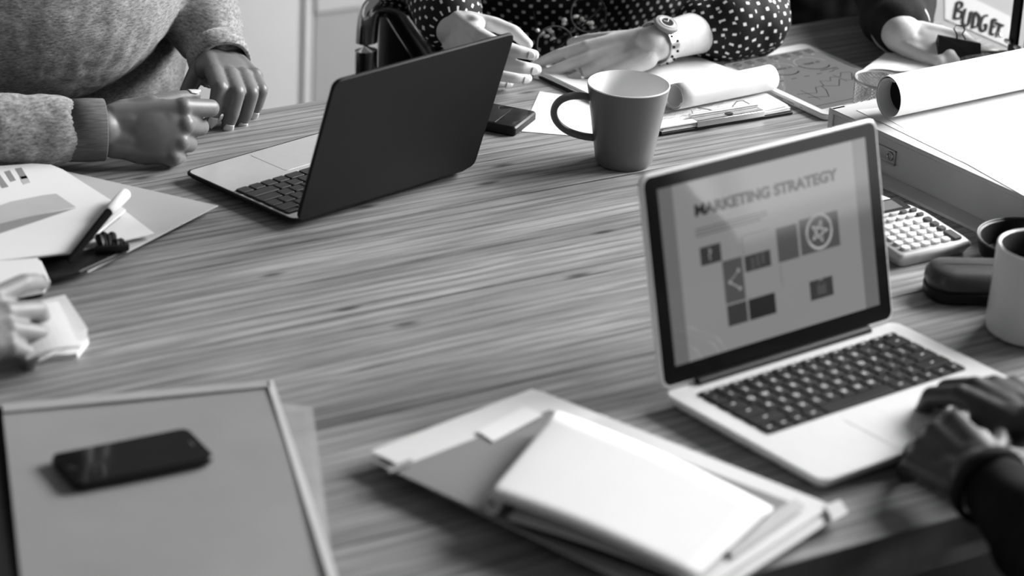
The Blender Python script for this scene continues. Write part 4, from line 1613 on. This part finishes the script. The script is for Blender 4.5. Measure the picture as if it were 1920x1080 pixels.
chain(sw, [wR - fwdR * 0.060, wR - fwdR * 0.095, wR - fwdR * 0.16, elR, shR], [0.0425, 0.044, 0.046, 0.055, 0.075], 24)
fwdL = (wL - elL).normalized()
chain(sw, [wL - fwdL * 0.016, wL - fwdL * 0.060, elL, shL], [0.038, 0.050, 0.060, 0.078], 24)
tc_ = aty(40, -30, 0.20)
sw.ell(tc_, (0.205, 0.150, 0.155), Matrix.Rotation(R(-10), 3, 'Z'), 32)
sw.ell(tc_ + V((0.05, 0.09, -0.12)), (0.215, 0.14, 0.20), None, 32)
sw.ell(tc_ + V((0, 0.07, 0.18)), (0.19, 0.13, 0.22), None, 32)
sw.cap(shR, shL, 0.085, 0.085, 24)
swo = organic('sweater', sw, 0.005, 6, 'knit', pe, lambda co: folds(22, 0.0045, None, 1.0)(co) * (0.35 if (co - tc_).length < 0.21 else 1.0) + folds(60, 0.0012, None, 4)(co))
cuff_ring('cuff', wR - fwdR * 0.044, fwdR, 0.0365, 0.044, 'rib', pe, 1, 1.0)
face_parts(*hf1, pe, 'cloth_black', True)
trousers(V((tc_.x, 0.36, 0.53)), [V((tc_.x - .11, -0.06, 0.54)), V((tc_.x + .11, -0.06, 0.54))], -0.04, pe, 'cloth_dark')
cuff_ring('cuff', wL - fwdL * 0.006, fwdL, 0.0385, 0.030, 'knit', pe, 1, 1.0)

# ---------------------------------------------------------------- woman in the dotted dress
bw_ = MB()
# left hand (picture right) flat on the clipboard
wW = on(1222, 82, 0.052)
tipW = on(1046, 134, 0.014)
fW = (tipW - wW)
nW = V((-0.12, -0.55, 0.82))
nl3, s3 = hand(bw_, wW, fW, nW, False, 0.89, ((10, 12, 8), (8, 12, 8), (10, 16, 10), (16, 30, 18)), (7, 2, -5, -14), (32, 18, 5, 8), 1.04)
# right hand (picture left), a loose fist on its side
wW2 = on(850, 54, 0.056)
fW2 = V((-0.2, -0.94, -0.06))
nW2 = V((-0.94, 0.19, 0.20))
nl4, s4 = hand(bw_, wW2, fW2, nW2, True, 0.92, ((25, 35, 15), (30, 42, 16), (34, 46, 18), (36, 48, 18)), (2, 0, -2, -4), (18, 38, 14, 28), 1.14, 0.0, 1.15)
elW, shW = on(1412, 36, 0.055), aty(1330, -430, 0.26)
elW2, shW2 = aty(815, -60, 0.20), aty(840, -450, 0.28)
fWn, fW2n = fW.normalized(), fW2.normalized()
chain(bw_, [wW, on(1310, 60, 0.050), elW, shW], [0.0235, 0.029, 0.036, 0.045])
chain(bw_, [wW2, elW2, shW2], [0.0245, 0.036, 0.045])
bw_.cap(shW, shW2, 0.06, 0.06)
hf2 = head(bw_, (shW + shW2) / 2, (-0.1, -1))
pw_ = organic('person', bw_, 0.0020, 9, 'skin_light')
tag(pw_, 'person in a black dotted dress wearing a wristwatch, one hand on the clipboard', 'person')
for fr_ in nl3:
    nail_mesh(fr_, pw_, 'nail_light', 0.010)
for fr_ in nl4[:4]:
    nail_mesh(fr_, pw_, 'nail_light', 0.010)

dr_segs = [(on(1328, 52, 0.050), on(1370, 44, 0.056), 0.044, 0.050), (on(1370, 44, 0.056), elW, 0.050, 0.053), (elW, shW, 0.053, 0.075),
           (wW2 + (elW2 - wW2).normalized() * 0.030, elW2, 0.044, 0.058), (elW2, shW2, 0.058, 0.075)]
tW = aty(1105, -110, 0.20)
dr = MB()
for a, b_, r0, r1 in dr_segs:
    dr.cap(a, b_, r0, r1, 24)
dr.ell(tW + V((0.04, 0.02, 0)), (0.25, 0.115, 0.17), None, 32)
dr.ell(tW + V((0.04, 0.05, -0.16)), (0.23, 0.115, 0.20), None, 32)
dr.ell(tW + V((0, 0.03, 0.18)), (0.18, 0.12, 0.20), None, 32)
dr.cap(shW, shW2, 0.08, 0.08, 24)
dro = organic('dress', dr, 0.005, 5, 'dots', pw_, folds(20, 0.005, None, 3.0))
# lay the printed pattern along sleeves and bodice (UV in metres)
me = dro.data
uvl = me.uv_layers.new(name='cloth')
segs = [(V(a), V(b_), r0, r1) for a, b_, r0, r1 in dr_segs]
for poly in me.polygons:
    c = poly.center
    best, bd_ = None, 1e9
    for sg in segs:
        ab = sg[1] - sg[0]
        t = max(0, min(1, (c - sg[0]).dot(ab) / ab.length_squared))
        dd = (c - (sg[0] + ab * t)).length - (sg[2] + (sg[3] - sg[2]) * t)
        if dd < bd_:
            best, bd_ = sg, dd
    tors = ((c - tW).length < 0.30 and bd_ > 0.006) or bd_ > 0.02
    if tors:
        for li in poly.loop_indices:
            co = me.vertices[me.loops[li].vertex_index].co
            uvl.data[li].uv = (math.atan2(co.x - tW.x - .04, -(co.y - tW.y - .12)) * 0.24, co.z)
    else:
        ax_ = (best[1] - best[0]).normalized()
        e1 = ax_.cross(V((0.3, 0.8, 0.5))).normalized()
        e2 = ax_.cross(e1)
        q0 = c - best[0]
        th0 = math.atan2(q0.dot(e2), q0.dot(e1))
        for li in poly.loop_indices:
            q = me.vertices[me.loops[li].vertex_index].co - best[0]
            th = math.atan2(q.dot(e2), q.dot(e1))
            while th - th0 > math.pi:
                th -= 2 * math.pi
            while th - th0 < -math.pi:
                th += 2 * math.pi
            uvl.data[li].uv = (th * 0.0528, q.dot(ax_))
face_parts(*hf2, pw_, 'cloth_black', True)
trousers(V((tW.x + .04, 0.36, 0.53)), [V((tW.x - .06, -0.04, 0.54)), V((tW.x + .15, -0.04, 0.54))], -0.02, pw_, 'cloth_dark')
# ring on the ring finger of the flat hand
rf = nl3[2]
sF = s3.normalized()
nWn = (nW - fWn * nW.dot(fWn)).normalized()
rb = wW + (fWn * (0.088 + 0.020) + sF * (-0.0135 - .001) - nWn * 0.0035) * 0.93
ring_ = MB().tube([rb + (sF * math.cos(a * .2618) + nWn * math.sin(a * .2618)) * 0.0093 for a in range(24)], 0.0014, 8, loop=True, flat=1.6, upv=fWn).build('ring', 'chrome', pw_, smooth=True)
# wristwatch
wc_ = wW - fWn * 0.012
adir = (on(1330, 55, 0.050) - wW).normalized()
wu = V((-0.25, -0.40, 0.85))
wu = (wu - adir * wu.dot(adir)).normalized()
ws_ = adir.cross(wu).normalized()
wc_ = wW + adir * 0.014
st = MB()
RS, FL_ = 0.0290, 0.92
prev = None
N3 = 40
rg = []
for j in range(N3):
    a = 2 * math.pi * j / N3
    o1 = ws_ * (math.cos(a) * RS) + wu * (math.sin(a) * RS * FL_)
    rg.append([wc_ + o1 * k + adir * t for k, t in ((1.0, -0.008), (1.06, -0.0075), (1.06, 0.0075), (1.0, 0.008))])
st.rings(rg, loop=True)
strap = st.build('watch_strap', 'steel', pw_, smooth=True)
hb_ = MB()
for j in range(26):
    a = 2 * math.pi * j / 26
    o1 = ws_ * (math.cos(a) * RS * 1.065) + wu * (math.sin(a) * RS * FL_ * 1.065)
    for t in (-0.004, 0.004):
        if (j + (t > 0)) % 2 == 0:
            hb_.ell(wc_ + o1 + adir * t, (0.0021, 0.0021, 0.0021), n=8)
hb_.build('strap_pattern', 'black', strap)
face = wc_ + wu * (RS * FL_ * 1.08)
q_ = wu.to_track_quat('Z', 'Y').to_matrix()


def disc(r, h0, h1, nn=32):
    mm = MB()
    mm.rings([[face + q_ @ V((rr * math.cos(2 * math.pi * j / nn), rr * math.sin(2 * math.pi * j / nn), h)) for j in range(nn)] for rr, h in ((r * .92, h0), (r, h0 + .001), (r, h1 - .001), (r * .9, h1))])
    return mm


wcs = disc(0.0165, -0.003, 0.004).build('watch_case', 'print_mid', pw_, smooth=True)
disc(0.0118, 0.0036, 0.0044).build('dial', 'print_light', wcs)
disc(0.0080, 0.0040, 0.0047).build('dial_centre', 'black', wcs)
hnd = MB()
for an, ln in ((0.6, 0.008), (2.4, 0.006)):
    hnd.tube([face + wu * 0.0050, face + wu * 0.0050 + q_ @ V((math.cos(an) * ln, math.sin(an) * ln, 0))], 0.0005, 4)
hnd.build('watch_hands', 'paper', wcs)

# eyeglasses held between her hands
gl = thing('eyeglasses', 'black framed eyeglasses held over the hand with the ring', 'glasses', aty(1075, 95, 0.03))
G1, G2 = aty(1103, 26, 0.035), aty(1040, 84, 0.010)
gd = (G2 - G1).normalized()
gn = (V((-0.55, -0.80, 0.25)) - gd * V((-0.55, -0.80, 0.25)).dot(gd)).normalized()
gv = gn.cross(gd).normalized()
for c in (G1, G2):
    lens = []
    for j in range(36):
        a = 2 * math.pi * j / 36
        lens.append(c + gd * (0.030 * math.cos(a) * (1 + .05 * math.cos(2 * a))) + gv * (0.025 * math.sin(a)))
    reparent(MB().tube(lens, 0.0014, 8, loop=True, upv=gn).build('lens_rim', 'black', smooth=True), gl)
    reparent(MB().rings([[p + gn * t for p in lens] for t in (-0.0004, 0.0004)]).build('lens', 'glass'), gl)
reparent(MB().tube([G1 + gd * 0.031, (G1 + G2) / 2 + gv * .004, G2 - gd * 0.031], 0.0014, 8).build('bridge', 'black', smooth=True), gl)
for c, sg in ((G1, -1), (G2, 1)):
    h0 = c + gd * (sg * 0.031) + gv * .006
    reparent(MB().tube([h0, h0 - gn * 0.004 - gd * (sg * .002), h0 - gn * 0.006 - gd * (sg * .06), h0 - gn * 0.007 - gd * (sg * 0.105) - gv * .012], 0.0013, 8).build('temple', 'black', smooth=True), gl)
# bead necklace hanging in front of the dress
nk = thing('bead_necklace', 'string of pale beads hanging in front of the dotted dress', 'necklace', aty(1060, 70, 0.06))
for k, (x, y) in enumerate(((1008, 57), (1017, 62), (1025, 68), (1030, 55), (1034, 60), (1037, 74), (1057, 45), (1058, 38), (1080, 31), (1091, 36), (1099, 41), (1108, 44), (1110, 52))):
    reparent(MB().ell(aty(x, y, 0.055), (0.0032 + .001 * (k % 3), 0.003, 0.0028 + .001 * (k % 2)), n=10).build('bead', 'mug_in', smooth=True), nk)
reparent(MB().tube([aty(x, y, 0.056) for x, y in ((1000, 20), (1008, 57), (1025, 68), (1038, 75), (1052, 60), (1060, 40), (1080, 31), (1108, 46), (1125, 10))], 0.0005, 5).build('string', 'black'), nk)

# chair with chrome arm behind her
chn = thing('chair', 'black leather chair with a bent chrome armrest beside the dotted dress', 'chair', (-0.62, 0.33, 0))
A_ = lambda x, y, Y=0.20: aty(x, y, Y)
pth = [A_(684, 330), A_(686, 120), A_(688, 60), A_(692, 28), A_(702, 13), A_(722, 10), A_(740, 18), A_(752, 36), A_(790, 96), A_(830, 160), A_(850, 260)]
pth2 = [pth[0]]
for i in range(len(pth) - 1):
    for t in range(1, 5):
        q = [pth[max(0, i - 1)], pth[i], pth[i + 1], pth[min(len(pth) - 1, i + 2)]]
        s_ = t / 4
        pth2.append(0.5 * ((2 * q[1]) + (q[2] - q[0]) * s_ + (2 * q[0] - 5 * q[1] + 4 * q[2] - q[3]) * s_ ** 2 + (3 * q[1] - q[0] - 3 * q[2] + q[3]) * s_ ** 3))
reparent(MB().tube(pth2, 0.0125, 14, flat=1.3).build('arm_tube', 'chrome', smooth=True), chn)
pad = [A_(700, 14, .205), A_(722, 8, .205), A_(742, 20, .205), A_(770, 62, .205), A_(790, 92, .205)]
reparent(MB().tube([p + V((0.014, 0.024, 0.004)) for p in pad], 0.010, 12, flat=0.6).build('arm_pad', 'black', smooth=True), chn)
bz = A_(795, 60, 0.36)
bk_ = MB().prism(rrect(-0.035, -0.03, 0.46, 0.03, 0.025, 5), 0.42, 1.05, 0.012).build('backrest', 'leather', smooth=True)
bk_.location = (bz.x, 0.42, 0)
reparent(bk_, chn)
se = MB().prism(rrect(0.0, -0.36, 0.44, 0.05, 0.04, 5), 0.40, 0.48, 0.015).build('seat', 'leather', smooth=True)
se.location = (bz.x, 0.42, 0)
reparent(se, chn)
ba = MB()
ba.tube([V((bz.x + .22, 0.25, 0.06)), V((bz.x + .22, 0.25, 0.42))], 0.03, 14)
reparent(ba.build('column', 'chrome', smooth=True), chn)
for k in range(5):
    a = k * 1.2566 + .3
    reparent(MB().tube([V((bz.x + .22, .25, 0.08)), V((bz.x + .22 + .28 * math.cos(a), .25 + .28 * math.sin(a), 0.05))], [0.022, 0.016], 10).build('base_arm', 'chrome', smooth=True), chn)

# ---------------------------------------------------------------- person in black at the back right
bk3 = MB()
w3 = on(1690, 62, 0.052)
f3 = on(1808, 98, 0.044) - w3
n3 = V((-0.35, -0.45, 0.80))
nl5, s5 = hand(bk3, w3, f3, n3, True, 0.84, ((34, 45, 20), (40, 52, 25), (44, 55, 28), (48, 55, 30)), (3, 0, -4, -9), (14, 22, 4, 10), 1.16, 0.2, 1.1)
el3, sh3 = aty(1655, -130, 0.12), aty(1560, -560, 0.30)
sh3b = sh3 + V((0.36, 0.06, 0.0))
w3b, el3b = sh3b + V((0.02, -0.02, -0.52)), sh3b + V((0.06, 0.10, -0.27))
chain(bk3, [w3, el3, sh3], [0.027, 0.038, 0.048])
bk3.cap(sh3, sh3b, 0.06, 0.06)
hf3 = head(bk3, (sh3 + sh3b) / 2, (-0.4, -1))
chain(bk3, [w3b, el3b, sh3b], [0.027, 0.038, 0.048])
hand(bk3, w3b, (-0.1, -0.5, -0.85), (0.9, 0, 0.1), False, 0.95, ((20, 30, 20),) * 4, fr=1.1)
p3 = organic('person', bk3, 0.0022, 9, 'skin_light')
tag(p3, 'person in a black top reaching a bare hand to the binder clip', 'person')
for fr_ in nl5:
    nail_mesh(fr_, p3, 'nail_light', 0.010)
f3n = (w3 - el3).normalized()
s3_ = MB()
chain(s3_, [w3 - f3n * 0.030, w3 - f3n * 0.09, el3, sh3], [0.042, 0.055, 0.062, 0.08], 24)
t3 = (sh3 + sh3b) / 2
s3_.cap(sh3, sh3b, 0.085, 0.085, 24)
chain(s3_, [w3b + (el3b - w3b).normalized() * 0.04, el3b, sh3b], [0.042, 0.06, 0.08], 24)
s3_.ell(t3 + V((-.05, 0.02, -0.20)), (0.22, 0.13, 0.26), None, 32)
s3_.ell(t3 + V((-.05, 0.02, -0.50)), (0.20, 0.14, 0.24), None, 32)
s3_.ell(aty(1600, -70, 0.32), (0.22, 0.10, 0.26), None, 32)
organic('top', s3_, 0.006, 5, 'cloth_dark', p3, folds(18, 0.005, None, 9.0))
face_parts(*hf3, p3, 'cloth_black', False)
trousers(V((t3.x - .05, 0.42, 0.53)), [V((t3.x - .15, 0.04, 0.54)), V((t3.x + .07, 0.04, 0.54))], 0.06, p3, 'cloth_dark')
cuff_ring('cuff', w3 - f3n * 0.034, f3n, 0.0400, 0.012, 'cloth_pale', p3)
# ---------------------------------------------------------------- typing person at the near side
b4 = MB()
w4 = on(1838, 895, 0.052)
f4 = on(1725, 800, 0.050) - w4
n4 = V((-0.55, -0.15, 0.82))
nl6, s6 = hand(b4, w4, f4, n4, False, 0.98, ((30, 40, 25), (32, 42, 25), (34, 44, 25), (36, 44, 25)), (5, 1, -4, -10), (34, 25, 8, 10), 1.1, 0.5)
w5 = on(1955, 800, 0.056)
f5 = on(1835, 720, 0.060) - w5
n5 = V((-0.1, -0.25, 0.95))
nl7, s7 = hand(b4, w5, f5, n5, True, 0.98, ((26, 40, 25), (28, 42, 25), (30, 44, 25), (32, 44, 25)), (5, 1, -4, -10), (30, 25, 10, 10), 1.1, 0.5)
el4 = V((-0.93, -1.46, 0.79))
el5 = V((-0.38, -1.42, 0.80))
sh4 = V((-0.80, -1.64, 1.12))
sh5 = V((-0.44, -1.62, 1.12))
chain(b4, [w4, el4, sh4], [0.027, 0.038, 0.048])
chain(b4, [w5, el5, sh5], [0.027, 0.038, 0.048])
b4.cap(sh4, sh5, 0.06, 0.06)
hf4 = head(b4, (sh4 + sh5) / 2, (-0.3, 1))
p4 = organic('person', b4, 0.0022, 9, 'skin_dark')
tag(p4, 'person in black with both hands at the silver laptop, lower right', 'person')
for fr_ in nl6 + nl7:
    nail_mesh(fr_, p4, 'skin_mid', 0.010)
d4, d5 = (w4 - el4).normalized(), (w5 - el5).normalized()
s4_ = MB()
chain(s4_, [w4 - d4 * 0.035, w4 - d4 * 0.11, el4, sh4], [0.036, 0.050, 0.070, 0.085], 24)
chain(s4_, [w5 - d5 * 0.035, w5 - d5 * 0.10, el5, sh5], [0.035, 0.048, 0.062, 0.08], 24)
s4_.cap(sh4, sh5, 0.085, 0.085, 24)
t4 = (sh4 + sh5) / 2
s4_.ell(t4 + V((0, 0.0, -0.22)), (0.21, 0.13, 0.28), None, 32)
s4_.ell(t4 + V((0, -0.02, -0.52)), (0.20, 0.15, 0.22), None, 32)
organic('top', s4_, 0.006, 5, 'cloth_black', p4, folds(18, 0.005, None, 12.0))
face_parts(*hf4, p4, 'cloth_black', False)
trousers(t4 + V((0, -0.02, -0.59)), [t4 + V((-.13, 0.42, -0.58)), t4 + V((.13, 0.42, -0.58))], -1.20, p4, 'cloth_black')
cuff_ring('cuff', w4 - d4 * 0.022, d4, 0.038, 0.014, 'cloth_dark', p4)

# ---------------------------------------------------------------- blurred person at the left edge
b6 = MB()
w6 = on(-140, 640, 0.052)
f6 = on(0, 600, 0.054) - w6
n6 = V((-0.45, -0.55, 0.70))
nl8, s8 = hand(b6, w6, f6, n6, True, 0.98, ((10, 22, 12), (22, 38, 20), (26, 42, 24), (34, 46, 28)), (14, 3, -6, -16), (40, 30, 10, 12), 1.12)
el6, sh6 = on(-420, 640, 0.08), V((-2.42, -0.80, 1.17))
sh7 = sh6 + V((-0.02, 0.36, 0.0))
el7, w7 = sh7 + V((0.06, 0.08, -0.28)), sh7 + V((0.28, -0.02, -0.44))
chain(b6, [w6, el6, sh6], [0.027, 0.038, 0.048])
chain(b6, [w7, el7, sh7], [0.027, 0.038, 0.048])
hand(b6, w7, (0.9, -0.2, -0.3), (0, 0, 1), False, 0.95, ((20, 30, 20),) * 4, fr=1.1)
b6.cap(sh6, sh7, 0.06, 0.06)
hf6 = head(b6, (sh6 + sh7) / 2, (1, -0.1))
p6 = organic('person', b6, 0.0022, 9, 'skin_tan')
tag(p6, 'person in a dark jacket whose blurred hand holds papers at the left edge', 'person')
for fr_ in nl8[:4]:
    nail_mesh(fr_, p6, 'nail_light', 0.010)
d6 = (w6 - el6).normalized()
s6_ = MB()
chain(s6_, [w6 - d6 * 0.01, w6 - d6 * 0.08, el6, sh6], [0.040, 0.048, 0.062, 0.08], 24)
t6 = (sh6 + sh7) / 2
s6_.cap(sh6, sh7, 0.085, 0.085, 24)
chain(s6_, [w7 + (el7 - w7).normalized() * 0.03, el7, sh7], [0.040, 0.06, 0.08], 24)
s6_.ell(t6 + V((0, 0.0, -0.22)), (0.13, 0.21, 0.28), None, 32)
s6_.ell(t6 + V((-0.02, 0.0, -0.50)), (0.15, 0.19, 0.22), None, 32)
face_parts(*hf6, p6, 'cloth_black', False)
organic('jacket', s6_, 0.006, 5, 'cloth_dark', p6, folds(18, 0.004, None, 15.0))
hp = thing('paper_pad', 'white folded paper pad held by the blurred hand at the left edge', 'paper', on(100, 640, 0))
reparent(sheet([on(30, 575, 0.018), on(122, 562, 0.018), on(164, 625, 0.018), on(60, 668, 0.018)], 0.010, 8, 8, lambda u, v: 0.006 * u).build('pad', 'paper'), hp)
reparent(sheet([on(10, 590, 0.026), on(110, 566, 0.028), on(150, 650, 0.026), on(50, 672, 0.024)], 0.002, 8, 8, lambda u, v: 0.004 * math.sin(3 * u)).build('top_leaf', 'paper2'), hp)
reparent(sheet([on(70, 668, 0.006), on(145, 662, 0.006), on(166, 634, 0.006), on(100, 620, 0.006)], 0.006, 6, 6).build('bottom_leaf', 'paper'), hp)
